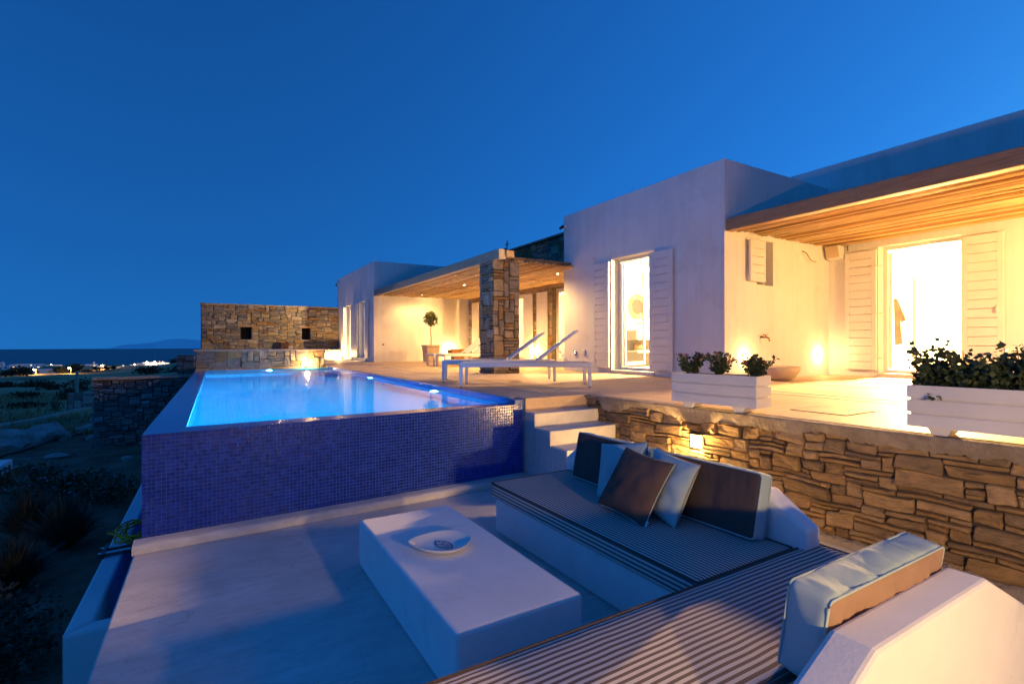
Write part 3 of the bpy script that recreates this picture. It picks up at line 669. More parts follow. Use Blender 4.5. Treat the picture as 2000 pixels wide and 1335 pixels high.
# ================================================================== HOUSE
villa = thing('villa', (7.2, 5.28, .9), 'low white cubic villa with lit doorways, pale shutters and a stone middle section', 'house')
ZD = .902
fx = lambda X: (lambda u, v, t: (X + t, u, v))      # wall facing -X, thickness inwards
fy = lambda Y: (lambda u, v, t: (u, Y + t, v))
XB, YB = 10.37, 5.28
mb = MB()
mb.slab(fx(7.2), (YB, 9.63), (ZD, 4.53), [(6.81, 7.99, .95, 3.28)], 0, .32)
mb.slab(fy(YB), (7.521, XB - .001), (ZD, 4.53), [(8.06, 8.54, 2.52, 3.30)], 0, .30)
mb.box(7.521, 12.5, 9.33, 9.629, ZD, 4.529)
mb.box(7.521, XB + .3, YB + .301, 9.329, 4.2, 4.4)
mb.build('block_wall', 'plaster', villa)
mb = MB(); mb.slab(fx(XB), (-4, YB + .75), (ZD, 4.97), [(3.24, 4.43, .95, 3.25)], 0, .3); mb.build('porch_wall', 'plaster', villa)
mb = MB()
mb.slab(fx(5.0), (17.95, 23.8), (ZD, 4.5), [(18.95, 20.1, .98, 3.17), (21.15, 22.38, .98, 3.17)], 0, .3)
mb.box(5.301, 8.74, 17.95, 18.25, ZD, 4.5); mb.box(5.0, 8.74, 23.801, 24.0, ZD, 4.5); mb.box(5.301, 8.74, 18.251, 23.799, 4.15, 4.35)
mb.build('far_block_wall', 'plaster', villa)
# rooms behind the openings
def room(x0, x1, y0, y1, z1, skip=()):
    mb = MB()
    if 'floor' not in skip: mb.box(x0, x1, y0, y1, ZD, ZD + .05)
    mb.box(x0, x1, y0, y1, z1, z1 + .1); mb.box(x1, x1 + .1, y0, y1, ZD, z1)
    mb.box(x0, x1, y0 - .1, y0, ZD, z1); mb.box(x0, x1, y1, y1 + .1, ZD, z1)
    return mb.build('room_interior', 'paint', villa)
room(7.525, 10.2, 5.70, 9.22, 3.5)
room(XB + .305, 14.2, 1.9, 5.6, 3.5)
room(9.06, 12.2, 9.8, 17.8, 3.4)
room(5.305, 8.2, 18.4, 23.5, 3.4)
# stone facade between the blocks
fac = MB(); DO = [(11.1, 12.3), (13.8, 15.0), (15.5, 16.7)]
fac.slab(fx(8.76), (9.632, 17.945), (ZD, 4.60), [(a, b, .95, 3.18) for a, b in DO], 0, .28)
fac = fac.build('stone_facade', 'mortar_pale', villa)
def ff(u, v, t): return (8.75 - t, 17.93 - u, ZD + v)
masonry(fac, 8.2, 3.74, ff, .078, (2, 6), (1, 3), 'stone_b', .035, 5, n=8, gap=.014, depth=.02,
        holes=[(17.93 - b - .03, 17.93 - a + .03, 0, 2.30) for a, b in DO] + [(2.0, 7.2, 2.42, 2.62), (-.1, 3.2, 2.45, 3.9)])
B('lintel', 'wood', fac, 8.70, 8.74, 10.2, 17.6, 3.20, 3.27)
B('facade_coping', 'coping', villa, 8.62, 9.1, 9.635, 17.94, 4.651, 4.70)

def opening(x, y0, y1, z0, z1, depth=.2, leaf=None, fw=.06, dir_x=True):
    """door frame with glass set back in the wall; returns frame"""
    f = MB(); a, b = x + depth, x + depth + .06
    f.box(a, b, y0 + .001, y0 + fw, z0, z1); f.box(a, b, y1 - fw, y1 - .001, z0, z1)
    f.box(a, b, y0 + fw, y1 - fw, z1 - fw, z1 - .001); f.box(a, b, y0 + fw, y1 - fw, z0, z0 + fw)
    fr = f.build('door_frame', 'paint', villa, bevel=.006)
    if leaf == 'glass':
        l = MB(); s = .07; yy0, yy1 = y0 + fw + .003, y1 - fw - .003; zz0, zz1 = z0 + fw + .003, z1 - fw - .003
        a2, b2 = a + .012, b - .006
        l.box(a2, b2, yy0, yy0 + s, zz0, zz1); l.box(a2, b2, yy1 - s, yy1, zz0, zz1); l.box(a2, b2, yy0 + s, yy1 - s, zz0, zz0 + s); l.box(a2, b2, yy0 + s, yy1 - s, zz1 - s, zz1)
        l.build('sash', 'paint', fr, bevel=.005)
        B('pane', 'glass', fr, a2 + .016, a2 + .02, yy0 + s, yy1 - s, zz0 + s, zz1 - s)
    B('threshold', 'cement', villa, x - .035, x + depth - .002, y0 - .012, y1 + .012, ZD, z0 + .002 if z0 > .96 else z0 - .001, bevel=.004)
    return fr
def open_leaf(frame, hx, hy, width, z0, z1, ang):
    """glazed leaf swung inwards about its hinge"""
    mx = Matrix.Rotation(ang, 3, 'Z'); h = Vector((hx, hy, 0)); s = .075
    def bar(l0, l1, za, zb): return (h + mx @ Vector(((l0 + l1) / 2, 0, 0)) + Vector((0, 0, (za + zb) / 2)), (l1 - l0, .045, zb - za), mx)
    m = MB()
    for a in (bar(0, s, z0, z1), bar(width - s, width, z0, z1), bar(s, width - s, z0, z0 + s), bar(s, width - s, z1 - s, z1)): m.obox(*a)
    m.build('open_sash', 'paint', frame, bevel=.005)
    MB().obox(*bar(s, width - s, z0 + s, z1 - s)[:1], (width - 2 * s, .006, z1 - z0 - 2 * s), mx).build('pane', 'glass', frame)
    MB().tube([h + mx @ Vector((width - .04, -.05, 2.05)), h + mx @ Vector((width - .16, -.05, 2.05))], .010, 8).build('handle', 'chrome', frame)
def shutter(plane, u0, u1, z0, z1, planks, off=.03, th=.042, label=None):
    """plane = ('x',X) facing -X or ('y',Y) facing -Y; lies flat against the wall"""
    ax, c = plane
    def bx(a, b, za, zb, t0, t1):
        return (c - t1, c - t0, a, b, za, zb) if ax == 'x' else (a, b, c - t1, c - t0, za, zb)
    st_ = .075 if planks > 6 else .05; m = MB()
    m.box(*bx(u0, u0 + st_, z0, z1, off, off + th)); m.box(*bx(u1 - st_, u1, z0, z1, off, off + th))
    m.box(*bx(u0 + st_, u1 - st_, z0, z1, off + .002, off + .016))
    s = m.build('shutter', 'paint', villa, bevel=.004)
    ph = (z1 - z0) / planks
    for k in range(planks):
        MB().box(*bx(u0 + st_ + .001, u1 - st_ - .001, z0 + k * ph + (.005 if k else 0), z0 + (k + 1) * ph - (.005 if k < planks - 1 else 0), off + .0165, off + th - .0008)).build('plank', 'paint', s, bevel=.003)
    return s
def stay(plane, u, z, s=1):
    ax, c = plane; m = MB()
    p = lambda a, t, h: (c - t, a, h) if ax == 'x' else (a, c - t, h)
    m.tube([p(u, .0, z), p(u, .10, z + .005), p(u + .05 * s, .11, z - .015)], .009, 6); m.tube([p(u - .05 * s, .035, z), p(u + .04 * s, .035, z)], .012, 6)
    return m
# bathroom door on the near block
f1 = opening(7.2, 6.81, 7.99, .97, 3.28)
open_leaf(f1, 7.47, 7.90, 1.02, 1.05, 3.19, R(20))
sh = shutter(('x', 7.2), 8.005, 8.50, 1.02, 3.23, 15); sh2 = shutter(('x', 7.2), 6.32, 6.865, 1.02, 3.23, 15)
for z in (1.35, 2.1, 3.0): stay(('x', 7.2), 7.97, z).build('hinge', 'paint', sh); 
MB().tube([(7.12, 6.40, 2.02), (7.10, 6.40, 2.0), (7.10, 6.40, 1.92)], .012, 6).build('latch', 'paint', sh2)
# bedroom door in the porch
f2 = opening(XB, 3.24, 4.43, .97, 3.25)
open_leaf(f2, XB + .28, 4.34, 1.0, 1.05, 3.16, R(35))
sh3 = shutter(('x', XB), 4.435, 4.955, 1.03, 3.20, 15); sh4 = shutter(('x', XB), 2.73, 3.235, 1.03, 3.20, 15)
for z in (1.25, 2.05, 2.9): stay(('x', XB), 4.40, z).build('hinge', 'paint', sh3)
MB().tube([(XB - .08, 2.80, 2.08), (XB - .10, 2.80, 2.06), (XB - .10, 2.80, 1.98)], .012, 6).build('latch', 'paint', sh4)
# small window with one shutter on the side wall
m = MB(); m.box(8.061, 8.10, YB + .16, YB + .2, 2.521, 3.299); m.box(8.50, 8.539, YB + .16, YB + .2, 2.521, 3.299); m.box(8.10, 8.50, YB + .16, YB + .2, 2.521, 2.56); m.box(8.10, 8.50, YB + .16, YB + .2, 3.26, 3.299)
wf = m.build('window_frame', 'paint', villa, bevel=.004); B('pane', 'glass', wf, 8.10, 8.50, YB + .176, YB + .18, 2.56, 3.26)
shutter(('y', YB), 7.76, 8.18, 2.56, 3.26, 5, off=.05)
# far block doors
for (a, b) in ((18.95, 20.1), (21.15, 22.38)): opening(5.0, a, b, 1.0, 3.17, .16, 'glass')
for (a, b) in ((18.53, 18.94), (20.11, 20.62), (20.64, 21.14), (22.39, 22.9)): shutter(('x', 5.0), a, b, 1.02, 3.14, 13)
# facade doors
for a, b in DO: opening(8.76, a, b, .97, 3.18, .14, 'glass')
for a, b in ((16.95, 17.5), (13.25, 13.78), (12.45, 13.0), (15.04, 15.46)): shutter(('x', 8.72), a, b, 1.03, 3.10, 13, off=.02)
# fittings on the walls
def secam(p, d):
    t = MB(); p = Vector(p); d = Vector(d); t.tube([p, p + d * .05], .035, 12); t.tube([p + d * .05, p + d * .09 + Vector((0, .05, -.01))], .018, 8)
    c = t.build('security_camera', 'alu', villa, smooth=False)
    q = p + d * .10 + Vector((0, .04, -.01)); MB().tube([q + Vector((0, -.02, 0)), q + Vector((0, .10, -.03))], .034, 12).build('camera_hood', 'dark', c)
secam((7.2, 9.50, 4.28), (-1, 0, 0)); secam((5.0, 23.6, 4.25), (-1, 0, 0))
for y, z, m_ in ((9.2, 1.32, 'chrome'), (8.88, 1.34, 'paint')):
    B('wall_socket', m_, villa, 7.165, 7.199, y - .05, y + .05, z - .05, z + .05, .01)
v = B('wall_vent', 'paint', villa, 7.18, 7.199, 5.68, 5.84, 1.24, 1.33, .004)
for k in range(5): B('vent_slot', 'linen', v, 7.176, 7.1795, 5.70 + k * .026, 5.715 + k * .026, 1.265, 1.305)
B('wall_socket', 'paint', villa, 5.62, 5.78, 17.93, 17.949, 1.2, 1.3, .004)
B('wall_socket', 'linen', villa, 5.30, 5.36, 17.92, 17.949, 1.49, 1.55, .004)
tp = MB(); tp.tube([(8.17, 5.28, 1.62), (8.17, 5.17, 1.62), (8.17, 5.13, 1.60), (8.17, 5.12, 1.55)], .016, 8); tp.tube([(8.11, 5.19, 1.66), (8.24, 5.19, 1.66)], .010, 6); tp.tube([(8.17, 5.19, 1.62), (8.17, 5.19, 1.66)], .012, 6)
tp.build('garden_tap', 'brass', villa, smooth=True)
MB().tube([(9.44, 5.275, 3.23), (9.47, 5.22, 3.19), (9.52, 5.20, 3.12), (9.60, 5.20, 3.06), (9.72, 5.18, 3.03)], .009, 6).build('loose_cable', 'linen', villa, smooth=True)
MB().tube([(10.365, 4.93, 3.345), (10.33, 4.92, 3.33), (10.32, 4.91, 3.25)], .012, 6).build('loose_cable', 'linen', villa, smooth=True)
sp = thing('loudspeaker', (10.2, 5.1, 3.1), 'small cream loudspeaker under the cane roof in the porch corner', 'speaker')
MB().sweep([(10.364, 5.24, 3.10), (10.20, 5.24, 3.14), (10.13, 5.24, 3.36), (10.364, 5.24, 3.36)], (0, 5.24, 0), (0, 4.98, 0)).build('cabinet', 'paint', sp, bevel=.01)
MB().sweep([(10.197, 5.22, 3.145), (10.185, 5.22, 3.145), (10.12, 5.22, 3.35), (10.13, 5.22, 3.35)], (0, 5.22, 0), (0, 5.0, 0)).build('grille', 'clay', sp)

# ------------------------------------------------------------------ cane roofs
def canes(parent, x0, x1, y0, y1, z, d, seed):
    rg = random.Random(seed); n = int((x1 - x0) / d); proto = []
    for k in range(6):
        m = MB(); segs = 9; L = y1 - y0; pts = []
        for i in range(segs + 1): pts.append((rg.uniform(-.004, .004), L * i / segs, rg.uniform(-.007, .007)))
        rb_ = rg.uniform(.34, .50); r = [d * rb_ * rg.uniform(.9, 1.12) for _ in pts]
        m.tube(pts, r, 7); proto.append(m.build('cane', 'cane', parent, smooth=True, origin=(0, 0, 0)))
    for i in range(n):
        o = proto[i] if i < 6 else proto[rg.randrange(6)].copy()
        if i >= 6: COL.objects.link(o); o.parent = parent
        o.matrix_parent_inverse = Matrix.Translation(-wp(parent))
        e = rg.uniform(-.03, .03)
        o.location = (x0 + (i + .5) * d, y0 + e, z + rg.uniform(-.018, .010))
        if rg.random() < .5 and i >= 6: o.scale = (1, -1, 1); o.location.y = y1 + e
pg = thing('pergola', (6.5, 13, .9), 'cane-roofed pergola with a grey timber edge beam, beyond the stone pillar', 'pergola')
B('edge_beam', 'wood_grey', pg, 5.0, 5.17, 8.88, 17.94, 3.245, 3.445, .012)
B('beam_end', 'wood', pg, 5.172, 5.36, 8.86, 9.02, 3.29, 3.43, .01)
B('roof_deck', 'board', pg, 5.172, 8.74, 9.35, 17.94, 3.34, 3.40)
canes(pg, 5.18, 8.72, 9.28, 17.93, 3.302, .050, 3)
for y in (11.6, 14.5): B('batten', 'wood', pg, 5.175, 8.72, y, y + .05, 3.262, 3.278)
pw = thing('porch_roof', (8.8, 2, 3.3), 'cane porch roof with a dark brown timber beam over the lit bedroom door', 'porch roof')
B('edge_beam', 'wood', pw, 7.205, 7.37, -4, 5.255, 3.34, 3.54, .012)
B('roof_deck', 'board', pw, 7.372, 10.36, -4, 5.27, 3.44, 3.50)
canes(pw, 7.38, 10.36, -3.8, 5.24, 3.400, .054, 9)
for p in ((6.45, 17.0, 3.27), (6.48, 13.6, 3.27), (6.42, 10.7, 3.27), (7.5, 10.3, 3.27)):
    MB().lathe([(.001, .0), (.018, .0), (.022, .012), (.02, .02)], p, 16).build('ceiling_spot', 'bulb', pg)
    lamp('spot_light', 'SPOT', (p[0], p[1], p[2] - .03), 420 if p[1] == 10.7 else 125, WARM, .04, pg, (0, 0, -1), 168, .5)
# aerial on the roof
an = thing('roof_aerial', (8.9, 15.2, 4.7), 'small dark aerial standing on the stone roof edge', 'aerial')
an_m = MB(); an_m.tube([(8.9, 15.2, 4.7), (8.9, 15.2, 5.1)], .02, 6); an_m.tube([(8.8, 15.0, 5.08), (9.0, 15.4, 5.08)], .015, 6); an_m.tube([(8.9, 15.05, 5.0), (8.9, 15.35, 5.0)], .012, 6); an_m.build('mast', 'dark', an)
B('junction_box', 'dark', an, 8.85, 8.95, 15.25, 15.45, 4.70, 4.88)
# stone pillar
pil = thing('stone_pillar', (5.35, 9.45, .9), 'square field-stone pillar holding up the pergola beam', 'pillar')
PX0, PX1, PY0, PY1 = 5.03, 5.66, 9.17, 9.75
B('core', 'mortar', pil, PX0, PX1, PY0, PY1, ZD, 3.24)
ph = dict(n=12, gap=.016, depth=.012, warp=.012)
masonry(pil, PX1 - PX0 + .02, 2.34, lambda u, v, t: (PX0 - .01 + u, PY0 - t, ZD + v), .062, (2, 6), (1, 5), 'stone_b', .030, 31, **ph)
masonry(pil, PY1 - PY0, 2.34, lambda u, v, t: (PX0 - t, PY1 - u, ZD + v), .062, (2, 6), (1, 5), 'stone_b', .030, 32, **ph)
masonry(pil, PY1 - PY0, 2.34, lambda u, v, t: (PX1 + t, PY0 + u, ZD + v), .12, (1, 3), (1, 3), 'stone_b', .025, 33, **ph)

# ------------------------------------------------------------------ far walls
fw = thing('garden_wall', (2.4, 23.7, .9), 'tall field-stone wall with two small window slots beyond the pool', 'stone wall')
HO = [(1.08, 1.46, 1.75, 2.27), (3.42, 3.78, 1.75, 2.27)]
m = MB(); m.slab(fy(23.70), (-.33, 4.995), (ZD, 3.16), HO, 0, .4); m.build('joint_mortar', 'mortar_pale', fw)
masonry(fw, 5.3, 2.28, lambda u, v, t: (-.32 + u, 23.69 - t, ZD + v), .085, (2, 5), (1, 2), 'stone_b', .045, 41, n=8, gap=.016, depth=.02, holes=[(a + .32, b + .32, c - ZD, d - ZD) for a, b, c, d in HO])
for a, b, c, d in HO:
    B('slot_back', 'black', fw, a - .02, b + .02, 24.101, 24.13, c - .02, d + .02)
    B('slot_sill', 'coping', fw, a - .05, b + .05, 23.62, 23.70, c - .06, c - .003); B('slot_lintel', 'wood', fw, a - .12, b + .12, 23.63, 23.70, d + .003, d + .08)
B('coping', 'coping', fw, -.36, 4.99, 23.62, 24.12, 3.163, 3.21, .01)
ct = thing('stone_counter', (1.25, 15.6, .85), 'low field-stone counter with pale cement top at the far end of the pool', 'counter')
m = MB(); m.box(-.33, 2.82, 15.31, 16.1, .3, 1.34); m.build('joint_mortar', 'mortar_pale', ct)
masonry(ct, 3.16, .50, lambda u, v, t: (-.335 + u, 15.30 - t, .853 + v), .07, (2, 6), (1, 4), 'stone_b', .028, 51, n=12, gap=.016, depth=.01)
masonry(ct, .80, .50, lambda u, v, t: (2.83 + t, 15.30 + u, .853 + v), .07, (2, 5), (1, 3), 'stone_b', .02, 52, n=8, gap=.016, depth=.01)
B('counter_top', 'coping', ct, -.38, 2.86, 15.24, 16.14, 1.345, 1.395, .01)
cl = thing('counter_lamp', (2.35, 15.26, .93), 'small warm lamp at the foot of the stone counter, mirrored in the water', 'lamp')
MB().lathe([(.001, -.06), (.05, -.055), (.06, -.02), (.065, 0)], (2.35, 15.25, .97), 16, 'Y').build('lens', 'bulb', cl)
B('bracket', 'brass', cl, 2.29, 2.41, 15.24, 15.262, .885, .91)
lamp('lamp_light', 'POINT', (2.35, 15.15, .99), 60, WARM, .04, cl)
ch_ = thing('folding_chair', (1.8, 16.6, .9), 'dark slanted chair back behind the stone counter', 'chair')
MB().sweep([(1.53, 16.6, 1.10), (1.60, 16.6, 1.59), (1.83, 16.6, 1.59), (1.80, 16.6, 1.10)], (0, 16.6, 0), (0, 16.64, 0)).build('backrest', 'dark', ch_)
MB().sweep([(1.805, 16.6, 1.10), (1.835, 16.6, 1.58), (2.06, 16.62, 1.60), (1.98, 16.62, 1.10)], (0, 16.6, 0), (0, 16.64, 0)).build('side_panel', 'teak', ch_)
for x in (1.56, 1.94):
    MB().tube([(x, 16.62, ZD), (x, 16.62, 1.12)], .02, 6).build('leg', 'dark', ch_)
wb = thing('planter_wall', (4.0, 19, .9), 'low white planter wall topped with a row of pebbles, glowing in lamplight', 'planter wall')
B('body', 'paint', wb, 3.55, 4.9, 22.6, 23.0, ZD, 1.22, .01)
for k in range(16):
    MB().lathe([(.001, -.05), (.03, -.04), (.042, 0), (.03, .04), (.001, .05)], (3.62 + k * .08, 22.7 + rnd.uniform(-.03, .03), 1.27), 8).build('pebble', 'clay', wb, smooth=True)
fl = thing('floor_lamp', (4.75, 22.35, .9), 'small ground lamp against the far white block', 'lamp')
MB().lathe([(.001, 0), (.06, 0), (.06, .10), (.05, .13), (.001, .13)], (4.75, 22.35, ZD), 12).build('lens', 'bulb', fl)
lamp('lamp_light', 'POINT', (4.70, 22.35, 1.12), 130, WARM, .05, fl)

# ------------------------------------------------------------------ lamps of the house
def porch_light(p, label, power):
    t = thing('wall_light', p, label, 'lamp', 'round lights let into the porch wall')
    MB().lathe([(.04, -.012), (.055, -.014), (.062, -.006), (.062, .0)], (p[0], p[1], p[2]), 20, 'Y').build('bezel', 'chrome', t)
    MB().lathe([(.001, -.010), (.04, -.010)], (p[0], p[1], p[2]), 20, 'Y').build('lens', 'bulb', t)
    lamp('lamp_light', 'POINT', (p[0], p[1] - .10, p[2]), power, WARM, .035, t)
porch_light((7.70, YB - .001, 1.28), 'glowing round wall light behind the flowering planter', 12)
porch_light((9.97, YB - .001, 1.29), 'glowing round wall light in the inner corner of the porch', 14)
t = thing('wall_light', (7.9, 17.949, 1.3), 'glowing round wall light beside the potted tree under the pergola', 'lamp', 'round lights let into the porch wall')
MB().lathe([(.001, -.012), (.05, -.012), (.058, 0)], (7.9, 17.949, 1.3), 16, 'Y').build('lens', 'bulb', t)
lamp('lamp_light', 'POINT', (7.9, 17.82, 1.3), 45, WARM, .04, t)
t = thing('wall_light', (8.70, 13.12, 1.3), 'round wall light added on the stone strip to light the cane roof', 'lamp', 'round lights let into the porch wall')  # added lamp: uplights the pergola canes and rakes the stones
MB().lathe([(.001, -.012), (.045, -.012), (.052, .02)], (8.70, 13.12, 1.3), 16, 'X').build('lens', 'bulb', t)
lamp('lamp_light', 'POINT', (8.58, 13.12, 1.3), 60, WARM, .04, t)
def pendant(p, power, label, c=WARM, size=.11):
    t = thing('pendant_lamp', (p[0], p[1], p[2]), label, 'lamp')
    MB().lathe([(.001, -.11), (.07, -.09), (.105, -.03), (.105, .03), (.07, .09), (.001, .11)], p, 20).build('globe', 'bulb', t, smooth=True)
    MB().tube([(p[0], p[1], p[2] + .1), (p[0], p[1], 3.49 if p[2] > 2.7 else 3.39)], .006, 6).build('flex', 'paint', t)
    lamp('lamp_light', 'POINT', (p[0], p[1], p[2]- .16), power, c, size, t)
pendant((12.3, 4.3, 2.90), 9500, 'globe lamp inside the bright bedroom behind the porch door', (1, .555, .18))
pendant((8.9, 7.1, 3.05), 2400, 'globe lamp inside the bright bathroom of the near block', (1, .60, .24))
pendant((10.4, 11.5, 2.6), 1500, 'globe lamp inside the living room behind the loungers', (1, .555, .18))
pendant((10.4, 14.9, 2.6), 800, 'globe lamp inside the middle room behind the pergola', (1, .555, .18))
pendant((6.9, 20.6, 2.6), 1500, 'globe lamp inside the far white block', (1, .68, .36))
pl = thing('added_porch_lantern', (8.7, .4, 2.75), 'unseen hanging lantern added beyond the picture edge to light the porch', 'lamp')  # unseen lantern, added for an even warm wash on the porch
MB().lathe([(.001, -.12), (.08, -.10), (.10, 0), (.08, .10), (.001, .12)], (8.7, .4, 2.75), 16).build('globe', 'bulb', pl, smooth=True)
MB().tube([(8.7, .4, 2.86), (8.7, .4, 3.38)], .006, 6).build('flex', 'paint', pl)
lamp('lamp_light', 'POINT', (8.7, .4, 2.58), 740, (1, .56, .17), .10, pl)
gl = thing('garden_lamp', (1.45, -1.35, 0), 'post lamp on the terrace behind the viewer', 'lamp')
MB().tube([(1.45, -1.35, .001), (1.45, -1.35, 1.18)], .03, 10).build('post', 'dark', gl)
MB().lathe([(.001, .14), (.05, .13), (.16, .05), (.17, .045), (.16, .04), (.001, .06)], (1.45, -1.35, 1.14), 20).build('hood', 'dark', gl, smooth=True)
MB().lathe([(.031, -.06), (.05, -.05), (.05, .02), (.031, .03)], (1.45, -1.35, 1.14), 14).build('globe', 'bulb', gl, smooth=True)
lamp('lamp_light', 'POINT', (1.45, -1.27, 1.14), 230, (1, .58, .19), .05, gl)
# things inside the rooms
rb = thing('hanging_robe', (10.95, 4.4, 1.5), 'grey robe hanging just inside the bedroom door', 'robe')
MB().sweep([(11.0, 4.45, 2.36), (11.0, 4.38, 2.33), (11.0, 4.25, 1.94), (11.0, 4.33, 1.90), (11.0, 4.35, 1.98), (11.0, 4.31, 1.50), (11.0, 4.43, 1.47)], (11.0, 0, 0), (11.05, 0, 0)).build('cloth', 'linen', rb, bevel=.01)
MB().tube([(11.02, 4.44, 2.36), (11.02, 4.44, 2.42), (11.02, 4.55, 2.44)], .008, 6).build('hook', 'chrome', rb)
wd = thing('wardrobe', (13.9, 4.3, .95), 'pale wardrobe against the bedroom wall', 'wardrobe')
B('door', 'paint', wd, 13.8, 14.18, 4.85, 5.15, .96, 3.0, .005); B('door', 'plaster', wd, 13.82, 14.18, 4.55, 4.845, .96, 3.0, .005)
mr = thing('wicker_mirror', (9.15, 9.2, 2.44), 'round wicker mirror on the bathroom wall', 'mirror')
for k in range(7):
    r = .20 + .018 * k; MB().tube([(9.15 + (r + .008 * math.sin(a * 5 + k)) * math.cos(a), 9.20 - .012 * (k % 3), 2.44 + (r + .008 * math.sin(a * 5 + k)) * math.sin(a)) for a in [2 * math.pi * j / 40 for j in range(40)]], .008, 5, closed=True).build('ring', 'wicker', mr)
MB().lathe([(.001, -.004), (.19, -.004)], (9.15, 9.212, 2.44), 30, 'Y').build('glass', 'chrome', mr)
bs = thing('wash_basin', (9.15, 9.0, 1.5), 'white wash basin under the wicker mirror', 'basin')
MB().prism([(8.75, 9.215), (8.75, 8.80), (8.90, 8.74), (9.40, 8.74), (9.55, 8.80), (9.55, 9.215)], 1.60, 1.86).build('bowl', 'ceramic', bs, bevel=.03)
t = MB(); t.tube([(9.08, 9.215, 2.02), (9.08, 9.05, 2.02), (9.08, 9.03, 1.98)], .015, 8); t.tube([(9.2, 9.215, 2.02), (9.2, 9.14, 2.02), (9.2, 9.13, 2.08)], .014, 8); t.build('tap', 'brass', bs, smooth=True)
bg_ = thing('wicker_bag', (9.05, 9.0, 1.35), 'small brown basket bag standing below the wash basin', 'bag')
MB().lathe([(.001, 0), (.12, 0), (.15, .10), (.11, .18), (.10, .18), (.12, .09), (.10, .02), (.001, .02)], (9.05, 9.02, 1.36), 14).build('basket', 'wicker', bg_, smooth=True)
MB().tube([(9.05 + .1 * math.cos(a), 9.02, 1.53 + .1 * math.sin(a)) for a in [math.pi * k / 8 for k in range(9)]], .01, 6).build('handle', 'bark', bg_)
B('shelf', 'paint', bs, 8.75, 9.55, 8.78, 9.215, 1.30, 1.355, .005)

# ================================================================== FURNITURE ON THE DECK
def make_lounger():
    t = thing('sun_lounger', (0, 0, 0), 'x', 'sun lounger', 'white sun loungers on the pool deck')
    L, Wd, h = 1.86, .70, .345
    for y in (0, Wd - .035): B('side_rail', 'alu', t, .0, L, y, y + .035, h - .062, h, .006)
    B('end_rail', 'alu', t, .0, .035, .0355, Wd - .0355, h - .06, h - .001, .005); B('end_rail', 'alu', t, L - .035, L, .0355, Wd - .0355, h - .06, h - .001, .005)
    for x in (.002, L - .050):
        for y in (.001, Wd - .046):
            lg = B('leg', 'alu', t, x, x + .048, y, y + .045, .012, h - .063, .004)
            MB().lathe([(.001, 0), (.016, 0), (.016, .012), (.001, .012)], (x + .024, y + .022, 0), 10).build('glide', 'black', lg)
    B('sling', 'sling', t, .036, 1.10, .04, Wd - .04, h - .012, h + .004, .004)
    for x in (.45, .85): B('cross_bar', 'alu', t, x, x + .03, .0355, Wd - .0355, h - .05, h - .025)
    a = R(37); px = 1.08; ca, sa = math.cos(a), math.sin(a); BL = .74
    m = MB(); my = Matrix.Rotation(-a, 3, 'Y')
    br = None
    for y in (.045, Wd - .075):
        m.obox(Vector((px, y + .015, h + .008)) + my @ Vector((BL / 2, 0, 0)), (BL, .03, .03), my)
    m.obox(Vector((px, Wd / 2, h + .008)) + my @ Vector((BL - .015, 0, 0)), (.03, Wd - .15, .028), my)
    br = m.build('backrest', 'alu', t, bevel=.004)
    MB().obox(Vector((px, Wd / 2, h + .012)) + my @ Vector((BL / 2, 0, .008)), (BL - .04, Wd - .15, .008), my).build('back_sling', 'sling', br)
    for y in (.10, Wd - .10):
        q = Vector((px, y, h)) + my @ Vector((.38, 0, -.01))
        MB().tube([q, (px + .52, y, h - .08)], .007, 6).build('strut', 'alu', br)
    return t
lg0 = make_lounger()
def put(o, loc, deg, label): o.location = loc; o.rotation_euler = (0, 0, R(deg)); o['label'] = label
lgs = [lg0] + [copy_tree(lg0) for _ in range(3)]
put(lgs[0], (3.0, 6.47, ZD), -32.6, 'white sun lounger nearest the pool corner, its back raised')
put(lgs[1], (3.2, 7.56, ZD), -27.5, 'white sun lounger directly behind the nearest one, passing the stone pillar')
put(lgs[2], (5.42, 12.62, ZD), -3, 'lounger under the pergola whose raised back is half hidden by the pillar')
put(lgs[3], (5.46, 13.50, ZD), -5, 'lounger under the pergola closest to the potted standard tree')
tb = thing('teak_block', (7.05, 15.4, .9), 'stacked orange-brown wooden block table between pergola loungers', 'side table')
B('slab', 'teak', tb, 6.8, 7.3, 15.2, 15.6, 1.21, 1.36, .01); B('pedestal', 'teak', tb, 6.9, 7.28, 15.25, 15.55, ZD, 1.2095, .01)
# potted standard tree
pt_ = thing('tree_pot', (6.85, 17.1, .9), 'cream square pot holding the clipped standard tree', 'pot')
def frus(x, y, a, b, z0, z1): return [(x - a, y - a, z0), (x + a, y - a, z0), (x + a, y + a, z0), (x - a, y + a, z0), (x - b, y - b, z1), (x + b, y - b, z1), (x + b, y + b, z1), (x - b, y + b, z1)]
MB().add(frus(6.82, 17.1, .22, .25, ZD, 1.44), [(3, 2, 1, 0), (4, 5, 6, 7), (0, 1, 5, 4), (1, 2, 6, 5), (2, 3, 7, 6), (3, 0, 4, 7)]).build('body', 'clay', pt_, bevel=.015)
m = MB(); m.slab(lambda u, v, t: (6.82 + u, 17.1 + v, t), (-.27, .27), (-.27, .27), [(-.225, .225, -.225, .225)], 1.442, 1.50); m.build('collar', 'clay', pt_, bevel=.01)
B('soil', 'soil', pt_, 6.60, 7.04, 16.88, 17.32, 1.4405, 1.47)
